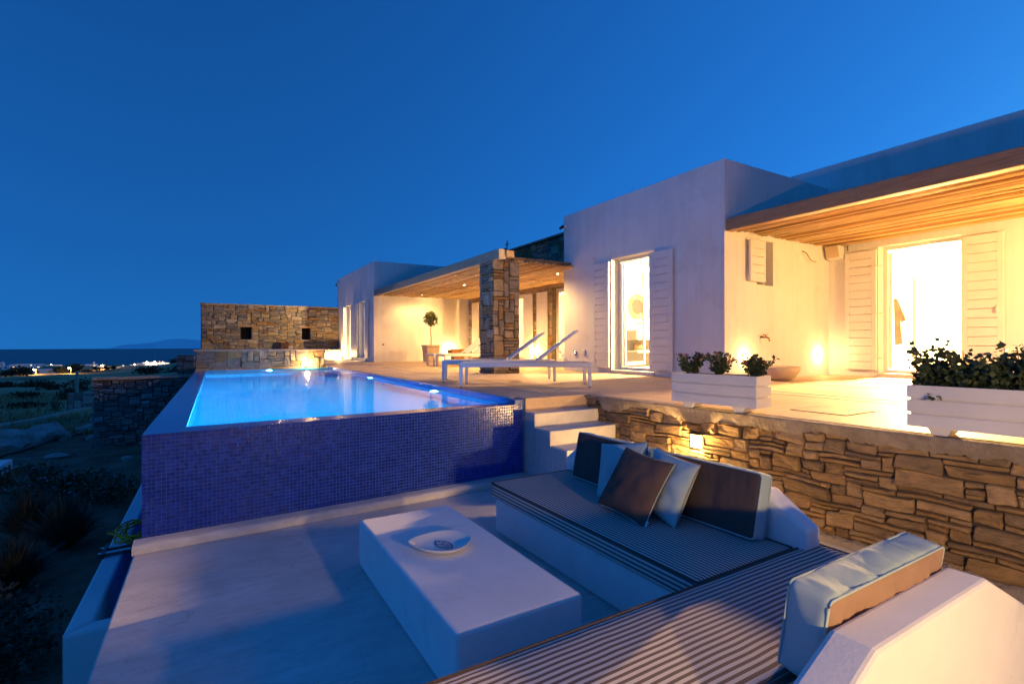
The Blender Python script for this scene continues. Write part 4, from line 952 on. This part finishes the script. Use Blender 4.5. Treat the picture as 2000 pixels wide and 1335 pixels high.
def leaf_cloud(mb, c, rad, n, size, rg, shape=1.0, gap=0, seed=0, shell=.45):
    for _ in range(n):
        d = Vector((rg.gauss(0, 1), rg.gauss(0, 1), rg.gauss(0, 1))).normalized(); r = (shell + (1 - shell) * rg.random()) if rg.random() < .8 else rg.random()
        lump = 1 + .22 * noise.noise(d * 2.3 + Vector((seed, 0, 0)))
        p = Vector(c) + Vector((d.x * rad[0], d.y * rad[1], d.z * rad[2])) * r * lump
        if noise.noise(p * (2.2 / max(rad)) + Vector((seed, seed, 0))) < gap - .55: continue
        leaf(mb, p, d * .6 + Vector((rg.gauss(0, .6), rg.gauss(0, .6), rg.gauss(.2, .6))), size * rg.uniform(.6, 1.3), rg)
def leaf(mb, p, d, s, rg, wd=.42):
    d = Vector(d).normalized(); a = d.cross(Vector((rg.gauss(0, 1), rg.gauss(0, 1), rg.gauss(0, 1)))).normalized(); b = d.cross(a)
    mb.add([p, p + d * s * .5 + a * s * wd + b * s * .08, p + d * s + b * s * -.05, p + d * s * .5 - a * s * wd + b * s * .08], [(0, 1, 2), (0, 2, 3)])
rg = random.Random(4)
tr = thing('standard_tree', (6.82, 17.1, 1.47), 'small clipped ball-headed tree on a bare stem under the pergola', 'tree')
MB().tube([(6.82, 17.1, 1.46), (6.83, 17.1, 1.75), (6.81, 17.1, 2.0), (6.82, 17.1, 2.3)], [.022, .018, .016, .012], 8).build('trunk', 'bark', tr, smooth=True)
m = MB(); leaf_cloud(m, (6.82, 17.1, 2.44), (.25, .25, .25), 900, .062, rg, seed=2.2, gap=.2); m.build('crown', 'leaf_o', tr)
# bowl planter by the porch wall
bw = MB().lathe([(.001, 0), (.17, 0), (.26, .06), (.32, .16), (.335, .225), (.31, .23), (.29, .19), (.001, .16)], (8.05, 4.90, ZD), 32).build('bowl_planter', 'clay', smooth=True)
tag(bw, 'wide low sand-coloured bowl planter against the porch wall', 'bowl')
# white planters on the deck edge
def planter(origin, deg, label):
    t = thing('planter_box', (0, 0, 0), label, 'planter', 'white wooden planters on the deck edge'); L, Wd = .84, .25
    for k in range(3):
        z0 = .05 + k * .096; m = MB(); i0 = .0
        m.slab(lambda u, v, t_: (u, v, t_), (i0, L - i0), (i0, Wd - i0), [(.022, L - .022, .022, Wd - .022)], z0, z0 + .081); m.build('board', 'paint', t, bevel=.007)
        if k < 2:
            m = MB(); m.slab(lambda u, v, t_: (u, v, t_), (.016, L - .016), (.016, Wd - .016), [(.022, L - .022, .022, Wd - .022)], z0 + .0812, z0 + .0958); m.build('groove', 'paint', t)
    B('soil', 'soil', t, .024, L - .024, .024, Wd - .024, .055, .315)
    for x in (.10, L - .24): MB().sweep([(x, .03, .0495), (x + .13, .03, .0495), (x + .105, .03, 0), (x + .025, .03, 0)], (0, .03, 0), (0, Wd - .03, 0)).build('foot', 'paint', t, bevel=.004)
    t.location = (*origin, ZD); t.rotation_euler = (0, 0, R(deg)); return t
planter((3.865, 3.43), -84, 'white planter with three small flowering shrubs, near the steps')
planter((4.02, 1.55), -86, 'white planter overflowing with dark green leaves, cut by the picture edge')
def flower_shrub(x, y, z, h, w_, seed, label, reds):
    rg = random.Random(seed); t = thing('flowering_shrub', (x, y, z), label, 'plant', 'flowering shrubs in the white planter')
    st_, lf, fl_ = MB(), MB(), MB()
    for k in range(15):
        a = rg.uniform(0, 6.28); e = Vector((x + w_ * rg.uniform(.2, 1) * math.cos(a), y + w_ * rg.uniform(.2, 1) * math.sin(a), z + h * rg.uniform(.55, 1.0)))
        b = Vector((x + rg.uniform(-.02, .02), y + rg.uniform(-.02, .02), z - .02)); mid = (b + e) / 2 + Vector((0, 0, -.02))
        st_.tube([b, mid, e], [.004, .003, .002], 5)
        for i in range(38):
            q = b.lerp(e, rg.uniform(.25, 1)) + Vector((rg.gauss(0, .012), rg.gauss(0, .012), 0)); leaf(lf, q, Vector((rg.gauss(0, 1), rg.gauss(0, 1), rg.gauss(.15, .5))), rg.uniform(.022, .046), rg, .36)
        if k < reds:
            for i in range(26): leaf(fl_, e + Vector((rg.gauss(0, .012), rg.gauss(0, .012), rg.uniform(-.008, .018))), Vector((rg.gauss(0, 1), rg.gauss(0, 1), rg.gauss(.7, .5))), rg.uniform(.012, .022), rg, .4)
    st_.build('stems', 'bark', t); lf.build('leaves', 'leaf_g', t)
    if reds: fl_.build('blossom', 'red', t)
flower_shrub(3.99, 3.28, 1.215, .20, .16, 3, 'red-tipped flowering shrub at the steps end of the small planter', 5)
flower_shrub(4.01, 3.00, 1.215, .21, .165, 8, 'flowering shrub in the middle of the small planter', 4)
flower_shrub(4.05, 2.66, 1.215, .195, .17, 12, 'bushy shrub in front of the wall light, at the porch end of the planter', 2)
for k, (y, h) in enumerate(((1.47, .33), (1.30, .26), (1.13, .28), (.98, .30), (.82, .28))):
    rg = random.Random(60 + k); x = 4.16
    t = thing('leafy_plant', (x, y, 1.2), ['trailing dark green plant at the porch-door end of the large planter', 'second leafy green plant from the porch-door end of the large planter', 'dense round-leaved plant in the middle of the large planter', 'leafy plant before the shuttered wall in the large planter', 'leafy plant at the picture edge in the large planter'][k], 'plant', 'leafy plants in the large planter')
    s_, l_ = MB(), MB()
    for i in range(24):
        a = rg.uniform(0, 6.28); e = Vector((x + .13 * rg.uniform(0, 1) * math.cos(a), y + .15 * rg.uniform(.1, 1) * math.sin(a), 1.2 + h * rg.uniform(.35, 1))); b = Vector((x + rg.uniform(-.06, .06), y + rg.uniform(-.07, .07), 1.19))
        if i == 0 and k in (0, 4): e = Vector((x - .14, y - .04, 1.14))
        s_.tube([b, b.lerp(e, .5) + Vector((0, 0, .03)), e], [.003, .0025, .0015], 5)
        for j in range(26):
            q = b.lerp(e, rg.uniform(.15, 1)) + Vector((rg.gauss(0, .022), rg.gauss(0, .022), rg.gauss(0, .015))); leaf(l_, q, Vector((rg.gauss(0, 1), rg.gauss(0, 1), rg.gauss(.25, .6))), rg.uniform(.022, .046), rg, .5)
    s_.build('stems', 'bark', t); l_.build('leaves', 'leaf_g', t)

# ================================================================== GARDEN BESIDE THE POOL
lw = thing('boundary_wall', (-1.4, 15.8, -1), 'dark grey dry-stone wall running off the pool corner towards the field', 'stone wall')
B('joint_mortar', 'mortar', lw, -2.40, -.45, 15.62, 16.0, -1.4, .66)
masonry(lw, 1.98, 1.95, lambda u, v, t: (-2.42 + u, 15.61 - t, -1.3 + v), .048, (2, 6), (1, 3), 'stone_g', .04, 71, n=8, gap=.012, depth=.01)
masonry(lw, .40, 1.95, lambda u, v, t: (-2.41 - t, 16.0 - u, -1.3 + v), .075, (2, 4), (1, 3), 'stone_g', .04, 72, n=8, gap=.012, depth=.01)
B('coping', 'coping', lw, -2.46, -.40, 15.55, 16.05, .665, .725, .015)
pe = thing('gate_pillar', (-.6, 18.2, -1), 'dark stone stub wall behind the corner of the counter', 'stone wall')
B('joint_mortar', 'mortar', pe, -.80, -.40, 17.0, 17.4, -1.2, 1.22)
masonry(pe, .44, 2.3, lambda u, v, t: (-.82 + u, 16.99 - t, -1.1 + v), .075, (2, 4), (1, 3), 'stone_g', .03, 73, n=8, gap=.012, depth=.01)
lo = thing('field_wall', (-6.3, 38, -2), 'low rubble wall in the field left of the dark boundary wall', 'stone wall')
MB().prism([(-6.5, 35.0), (-4.2, 37.2), (-4.3, 37.6), (-6.6, 35.4)], -2.6, -1.03).build('joint_mortar', 'mortar_pale', lo)
fu = Vector((2.3, 2.2, 0)).normalized(); fnn = Vector((fu.y, -fu.x, 0))
masonry(lo, 3.18, 1.25, lambda u, v, t: tuple(Vector((-6.5, 35.0, -2.25 + v)) + fu * u + fnn * t), .14, (2, 5), (1, 3), 'stone_g', .06, 74, n=8, gap=.02, depth=.02)
ke = thing('path_kerb', (-6.2, 32, -1.7), 'pale cement kerb curving along the edge of the field', 'kerb')
kp = [(-6.9, 24.2), (-6.7, 25.7), (-6.5, 28.5), (-6.2, 34.1), (-5.6, 38.0)]
for (a, b) in zip(kp, kp[1:]):
    za, zb = hz(*a) + .16, hz(*b) + .16; q = MB(); w_ = .42
    q.add([(a[0], a[1], za), (a[0] + w_, a[1] + .1, za), (b[0] + w_, b[1] + .1, zb), (b[0], b[1], zb), (a[0], a[1], za - .7), (a[0] + w_, a[1] + .1, za - .7), (b[0] + w_, b[1] + .1, zb - .7), (b[0], b[1], zb - .7)], [(0, 1, 2, 3), (7, 6, 5, 4), (0, 4, 5, 1), (1, 5, 6, 2), (2, 6, 7, 3), (3, 7, 4, 0)])
    q.build('kerb_length', 'coping', ke, bevel=.03)
def rock(c, s, seed, label):
    bm = bmesh.new(); bmesh.ops.create_icosphere(bm, subdivisions=3, radius=1)
    for v in bm.verts:
        n_ = noise.fractal(v.co * 1.3 + Vector((seed, 0, 0)), 1, 2, 4); cell = noise.cell_vector(v.co * 1.2 + Vector((seed, 0, 0)))
        v.co = Vector((v.co.x * s[0], v.co.y * s[1], v.co.z * s[2])) * (1 + .28 * n_); v.co.z = max(v.co.z, -s[2] * .5)
    mb = MB(); mb.v = [tuple(v.co + Vector(c)) for v in bm.verts]; mb.f = [tuple(v.index for v in f.verts) for f in bm.faces]; mb.mi = [0] * len(mb.f); bm.free()
    return tag(mb.build('boulder', 'rock'), label, 'rock', 'boulders on the rough ground')
for k, (x, y, s, lb) in enumerate(((-4.45, 17.6, (.75, .5, .34), 'big rounded pale boulder at the picture edge below the kerb'), (-4.0, 18.9, (.55, .45, .40), 'tall tilted boulder next to the big rounded one'), (-5.3, 19.6, (.6, .4, .25), 'low flat boulder at the foot of the kerb'),
        (-3.9, 26.5, (.3, .25, .18), 'small white boulder below the boundary wall end'), (-3.3, 25.0, (.4, .3, .15), 'flat boulder beside the small white one'), (-2.6, 18.8, (.5, .3, .1), 'thin slab of rock below the dark boundary wall'),
        (-3.4, 21.5, (.45, .3, .14), 'half-buried rock in the middle of the rough slope'), (-1.55, 13.6, (.10, .08, .07), 'small orange-brown rock near the pool wall'), (-2.9, 14.6, (.25, .2, .08), 'flat stone near the black pipe'), (-4.6, 22.6, (.35, .3, .16), 'rock between the kerb and the rough slope'))):
    rock((x, y, hz(x, y) + s[2] * .3), s, k * 3.7, lb)
pp = [(-5.2, 11.5), (-3.9, 15.1), (-3.7, 18.5), (-3.0, 22.6), (-2.2, 26.0)]
m = MB(); q = []
for (a, b) in zip(pp, pp[1:]):
    for k in range(8): x, y = a[0] + (b[0] - a[0]) * k / 8, a[1] + (b[1] - a[1]) * k / 8; q.append((x, y, hz(x, y) + .05))
m.tube(q, .03, 6); tag(m.build('water_pipe', 'hose', smooth=True), 'black plastic water pipe lying across the rough ground', 'pipe')
po = thing('timber_post', (-9.6, 54.9, -2.9), 'bare weathered post standing alone in the field', 'post')
MB().tube([(-9.6, 54.9, hz(-9.6, 54.9) - .2), (-9.58, 54.9, -.6)], [.13, .10], 8).build('shaft', 'coping', po)
sb = B('cement_slab', 'white', None, -4.4, -3.35, 12.9, 13.6, -1.15, -.72, .02); tag(sb, 'corner of a pale cement slab at the picture edge above the shrubs', 'slab')
def shrub(x, y, rad, n, size, seed, label, m='leaf_d', flowers=0, spiky=False, name='shrub', group='shrubs below the pool'):
    rg = random.Random(seed); z = hz(x, y); t = thing(name, (x, y, z), label, 'shrub', group)
    l = MB()
    if spiky:
        for i in range(n):
            a = rg.uniform(0, 6.28); b = Vector((x + rg.uniform(-.1, .1) * rad[0], y + rg.uniform(-.1, .1) * rad[1], z)); tilt = rg.uniform(.1, 1.0)
            e = b + Vector((math.cos(a) * tilt * rad[0], math.sin(a) * tilt * rad[1], rad[2] * rg.uniform(.7, 1.6) * (1.25 - .6 * tilt)))
            md = b.lerp(e, .5) + Vector((0, 0, .06)); s_ = Vector((-math.sin(a), math.cos(a), 0)) * size * .16
            l.add([b - s_, b + s_, md + s_ * .8, md - s_ * .8, e], [(0, 1, 2, 3), (3, 2, 4)])
    else:
        leaf_cloud(l, (x, y, z + rad[2] * .75), rad, n, size, rg, seed=seed * 1.7, gap=.25, shell=.3)
        s_ = MB()
        for i in range(7): a = rg.uniform(0, 6.28); s_.tube([(x, y, z - .05), (x + rad[0] * .6 * math.cos(a), y + rad[1] * .6 * math.sin(a), z + rad[2] * 1.1)], [.02, .006], 5)
        s_.build('stems', 'bark', t)
    l.build('leaves', m, t)
    if flowers:
        f = MB()
        for i in range(flowers):
            a = rg.uniform(0, 6.28); r = math.sqrt(rg.random()); c = Vector((x + rad[0] * r * math.cos(a), y + rad[1] * r * math.sin(a), z + rad[2] * (1.75 - .5 * r)))
            for j in range(5): leaf(f, c, Vector((rg.gauss(0, 1), rg.gauss(0, 1), .8)), .035, rg)
        f.build('blossom', 'lilac', t)
    return t
shrub(-2.9, 12.0, (.75, .6, .17), 1100, .06, 1, 'leafy dark shrub at the picture edge below the cement slab', 'leaf_g', 8)
shrub(-2.1, 11.0, (.8, .7, .19), 1500, .06, 2, 'lilac-flowered dark shrub between slab and pool', 'leaf_g', 12)
shrub(-1.45, 10.2, (.5, .8, .20), 1200, .055, 3, 'dark shrub pressed against the pool wall', 'leaf_g', 6)
shrub(-1.55, 8.2, (.55, .6, .42), 520, .10, 4, 'spiky grey-green tuft beside the channel', 'leaf_d', spiky=True)
shrub(-2.05, 8.9, (.6, .5, .40), 420, .10, 5, 'spiky tuft behind the nearest grassy clump', 'leaf_d', spiky=True)
shrub(-1.75, 7.2, (.45, .5, .34), 520, .09, 6, 'pale feathery clump in the bed next to the channel corner', 'leaf_d', spiky=True)
shrub(-1.7, 5.9, (.55, .45, .30), 1500, .05, 7, 'small-leaved bush in the lowest picture corner', 'leaf_d')
shrub(-1.35, 5.2, (.45, .4, .25), 1200, .05, 8, 'grey-leaved cushion bush below the channel end', 'leaf_d')
shrub(-2.4, 6.9, (.5, .4, .28), 900, .06, 9, 'scrubby bush at the picture edge behind the lowest bush', 'leaf_d')
k = 0
for x, y, r, h in ((-9.3, 40, 1.5, .22), (-24, 108, 4.0, .6), (-20, 98, 3.0, .5), (-13.1, 76, 2.6, 1.2), (-9.0, 48, 1.2, .3), (-11, 60, 1.5, .4), (-7.0, 35.2, .5, .5), (-17, 72, 2.2, .3), (-14, 120, 4, .6), (-31, 120, 4, .5), (-4.9, 36.6, .5, .55), (-12, 52, 1.5, .3), (-8, 210, 8, 1.5), (-16, 190, 7, 1.3), (-2, 240, 9, 2.0), (4, 260, 9, 2.2)):
    lbs = ['dark low bush patch in the near field', 'long dark thicket across the middle of the field', 'dark thicket beside the long one in mid field', 'dark bush behind the bare post', 'low bush by the rubble wall in the field', 'dark bush left of the bare post', 'slim young bush at the kerb', 'flat dark scrub patch at mid field', 'dark scrub band near the village road', 'dark scrub at the picture edge below the village', 'small bush against the end of the boundary wall', 'dark scrub patch before the bare post', 'dark bushes on the hill slope', 'dark bush strip at the foot of the hill', 'dark bushes near the hill crest', 'bush on the hill crest next to the counter']
    shrub(x, y, (r * .62, r * .45, h * .9), 420, r * .10, 100 + k, lbs[k], 'tree_far', name='field_bush', group='dark bushes in the field'); k += 1
g = MB(); rg = random.Random(77)     # dry grass tufts on the slope
for i in range(5200):
    y = 20 + 60 * rg.random() ** 1.3; x = -1.6 - rg.random() * (2.5 + y * .27)
    if noise.noise(Vector((x * .35, y * .25, 5))) < -.12: continue
    z = hz(x, y)
    for j in range(4):
        a = rg.uniform(0, 6.28); h = rg.uniform(.06, .22) * (1 + y * .012); d = Vector((math.cos(a), math.sin(a), 0)); s_ = Vector((-d.y, d.x, 0)) * .012 * (1 + y * .03)
        b = Vector((x, y, z)) + d * .03; g.add([b - s_, b + s_, b + d * h * .5 + Vector((0, 0, h))], [(0, 1, 2)])
go = g.build('grass', 'straw'); tag(go, 'dry grass tufts on the rough slope beside the pool', 'grass', kind='stuff')
g = MB()
for i in range(900):
    y = 9 + 22 * rg.random(); x = -1.4 - rg.random() * (2 + y * .2); z = hz(x, y); s_ = rg.uniform(.02, .07)
    v = [Vector((x, y, z)) + Vector((rg.uniform(-1, 1), rg.uniform(-1, 1), rg.uniform(-.2, .7))) * s_ for _ in range(5)]
    g.add(v, [(0, 1, 2), (0, 2, 3), (0, 3, 4), (1, 2, 4), (2, 3, 4), (0, 1, 4)])
go = g.build('gravel', 'stone_g'); tag(go, 'loose stones scattered over the rough ground', 'gravel', kind='stuff')

# ================================================================== VILLAGE
VH = [(-150.0, 579.1, 4.3, -12.31, -14.87, 'flat white house cut by the picture edge'),
      (-102.5, 410.8, 6.7, -10.21, -12.03, 'grey-white house with dark arches at the village edge'),
      (-144.2, 587.3, 6.1, -14.19, -16.16, 'small white house behind the arched one'),
      (-102.9, 446.1, 14.1, -11.41, -13.75, 'long white house above the dark trees'),
      (-139.6, 596.1, 9.8, -14.05, -16.15, 'white house with a chimney in the top row'),
      (-131.6, 597.2, 10.4, -14.39, -16.38, 'white house next to the chimney house, top row'),
      (-88.1, 355.6, 4.8, -10.31, -11.55, 'low white annexe beside the dark trees'),
      (-63.6, 300.2, 7.5, -8.69, -10.75, 'broad white cottage by the brightest street lamp'),
      (-116.5, 570.7, 14.0, -14.63, -16.24, 'warm-lit terrace of low houses near the shore'),
      (-100.2, 560.9, 5.7, -14.55, -15.86, 'small white shed behind the second street lamp'),
      (-87.7, 518.5, 6.1, -13.16, -15.47, 'white house between the trees and the church'),
      (-76.8, 488.7, 6.9, -12.25, -15.03, 'white village church with a small bell gable'),
      (-55.5, 382.8, 4.6, -10.35, -13.09, 'peach-lit house beside the church'),
      (-51.4, 380.3, 2.1, -10.67, -12.8, 'narrow white house right of the peach-lit one'),
      (-47.7, 378.1, 2.7, -10.98, -12.81, 'tiny white house at the foot of the hill'),
      (-51.3, 426.8, 2.8, -12.31, -14.03, 'first small house climbing the hill'),
      (-49.3, 437.3, 4.6, -12.23, -14.15, 'second house climbing the hill'),
      (-45.6, 435.1, 3.9, -11.53, -13.8, 'third house climbing the hill, with a bright lamp'),
      (-43.0, 445.2, 4.4, -11.18, -13.52, 'blue-white house halfway up the hill'),
      (-40.9, 467.2, 5.0, -11.05, -13.21, 'brightly lit white house near the hill crest'),
      (-36.6, 464.6, 3.5, -10.83, -12.84, 'orange-lit house near the hill crest'),
      (-34.0, 468.9, 2.7, -11.16, -12.65, 'white house between the two lit ones on the crest'),
      (-31.2, 467.2, 3.1, -11.4, -12.65, 'last brightly lit house on the hill crest'),
      (-28.2, 465.4, 3.1, -11.49, -12.66, 'low white house at the end of the crest row')]   # x, y, width, top, foot, label
for k, (hx_, hy_, wd_, top, bot, lb) in enumerate(VH):
    p = Vector((hx_, hy_, 0))
    dp = max(4, wd_ * .5); t = thing('village_house', (p.x, p.y, bot), lb, 'house', 'white houses of the village')
    fwd = Vector((p.x, p.y, 0)).normalized(); rt = Vector((fwd.y, -fwd.x, 0)); mx = Matrix((rt, fwd, Vector((0, 0, 1)))).transposed() @ Matrix.Rotation(R(((k * 37) % 25) - 12), 3, 'Z')
    m = MB(); zc = lambda z0, z1: (z1 + z0) / 2
    low = min(bot, hz(p.x, p.y)) - 3
    m.obox((p.x, p.y, zc(low, top - .3)), (wd_, dp, top - .3 - low), mx); m.build('wall', 'village', t)
    m = MB(); m.obox(Vector((p.x, p.y, top - .15)), (wd_ * 1.0 - .3, dp - .3, .3), mx)
    if k % 3 == 0: m.obox(Vector((p.x, p.y, top + .4)) + mx @ Vector((wd_ * .25, 0, 0)), (.8, .8, .9), mx)
    m.build('roof', 'village', t)
    if k == 11: MB().obox(Vector((p.x, p.y, top + .8)) + mx @ Vector((wd_ * .2, 0, 0)), (1.2, .8, 1.8), mx).build('bell_gable', 'village', t)
    nw = max(2, int(wd_ / 3.2))
    for i in range(nw):
        q = Vector((p.x, p.y, bot + (top - bot) * .45)) + mx @ Vector((-wd_ / 2 + wd_ * (i + .5) / nw, -dp / 2 - .03, 0))
        MB().obox(q, (.9, .1, min(1.2, (top - bot) * .45)), mx).build('window', 'pane_lit' if (k * 7 + i * 3) % 5 == 0 else 'pane_dark', t)
def street_lamp(x, y, z, h, power, label, c=(1, .58, .2)):
    p = Vector((x, y, 0))
    t = thing('street_lamp', (p.x, p.y, z - h), label, 'street lamp', 'street lamps of the village'); fwd = Vector((p.x, p.y, 0)).normalized(); rt = Vector((fwd.y, -fwd.x, 0))
    MB().tube([(p.x + rt.x * .5, p.y + rt.y * .5, z - h), (p.x + rt.x * .5, p.y + rt.y * .5, z + .1), (p.x, p.y, z + .2)], .07, 6).build('post', 'coping', t)
    q = p - fwd * .0; MB().lathe([(.001, -.35), (.28, -.25), (.34, 0), (.2, .18), (.001, .2)], (p.x, p.y, z), 10).build('lantern', 'bulb_s', t)
    lamp('lamp_light', 'POINT', (p.x - fwd.x * .9, p.y - fwd.y * .9, z - .5), power, c, .3, t)
street_lamp(-60.0, 268.9, -7.85, 3.2, 2500, 'brightest street lamp, beside the broad white cottage')
street_lamp(-49.3, 268.3, -7.39, 3.2, 2200, 'street lamp shining through the trees left of the church')
street_lamp(-112.5, 550.8, -13.73, 4, 5000, 'distant street lamp over the warm-lit terrace')
street_lamp(-53.6, 369.9, -9.66, 4, 3500, 'street lamp before the peach-lit house')
street_lamp(-43.8, 422.4, -11.12, 3, 6000, 'street lamp in front of the third hill house', (1, .8, .55))
street_lamp(-39.8, 452.5, -10.32, 3, 9000, 'street lamp on the crest by the white lit house', (1, .85, .65))
street_lamp(-35.0, 449.7, -10.26, 3, 8000, 'street lamp on the crest by the orange-lit house')
street_lamp(-30.3, 453.9, -10.73, 3, 6000, 'last street lamp on the hill crest', (1, .75, .5))
VT = [(-63.9, 259.6, -8.42, 2.6, 'wide dark tree at the village edge near the picture border'),
      (-63.4, 265.1, -8.1, 3.2, 'tallest dark tree before the long white house'),
      (-59.6, 257.0, -8.05, 2.6, 'dark tree left of the brightest street lamp'),
      (-62.9, 247.3, -8.26, 2.0, 'low dark tree at the picture border'),
      (-55.8, 283.9, -8.69, 2.4, 'dark tree right of the broad cottage'),
      (-52.7, 276.2, -8.67, 2.2, 'dark tree just left of the second street lamp'),
      (-52.5, 293.6, -8.5, 3.4, 'tree lit by the second street lamp'),
      (-54.4, 312.1, -8.68, 3.0, 'dark tree behind the lit one'),
      (-48.2, 291.0, -9.88, 1.6, 'low dark tree above the bare post'),
      (-46.5, 289.9, -9.88, 1.6, 'low dark tree below the church'),
      (-54.2, 358.6, -11.26, 2.2, 'dark tree between church and peach-lit house'),
      (-50.4, 362.2, -10.92, 2.4, 'dark tree right of the peach-lit house'),
      (-47.2, 360.3, -10.93, 2.0, 'dark tree at the foot of the hill'),
      (-45.2, 399.9, -12.16, 2.0, 'dark tree among the hill houses'),
      (-18.6, 360.6, -8.02, 3.0, 'round dark tree on the hill crest'),
      (-14.2, 346.4, -7.13, 3.4, 'dark tree on the crest near the counter')]   # x, y, crown height, size, label
for k, (tx_, ty_, z, r, lb) in enumerate(VT):
    p = Vector((tx_, ty_, 0)); rg = random.Random(300 + k)
    t = thing('village_tree', (p.x, p.y, z - r), lb, 'tree', 'dark trees of the village')
    MB().tube([(p.x, p.y, min(z - r, hz(p.x, p.y)) - .5), (p.x, p.y, z)], [.25, .12], 6).build('trunk', 'bark', t)
    m = MB(); leaf_cloud(m, (p.x, p.y, z), (r * .85, r * .85, r * .55), 420, r * .22, rg, seed=k * 2.1, gap=.2, shell=.3); m.build('crown', 'tree_far', t)
p = Vector((-74.7, 534.0, 0)); z = -10.83
m = MB(); m.tube([(p.x, p.y, -22), (p.x, p.y, z + .5)], .18, 6); m.obox((p.x, p.y, z), (3.2, .2, .25), Matrix.Rotation(-YAW, 3, 'Z')); tag(m.build('utility_pole', 'dark'), 'thin utility pole with a cross arm against the sea', 'pole')
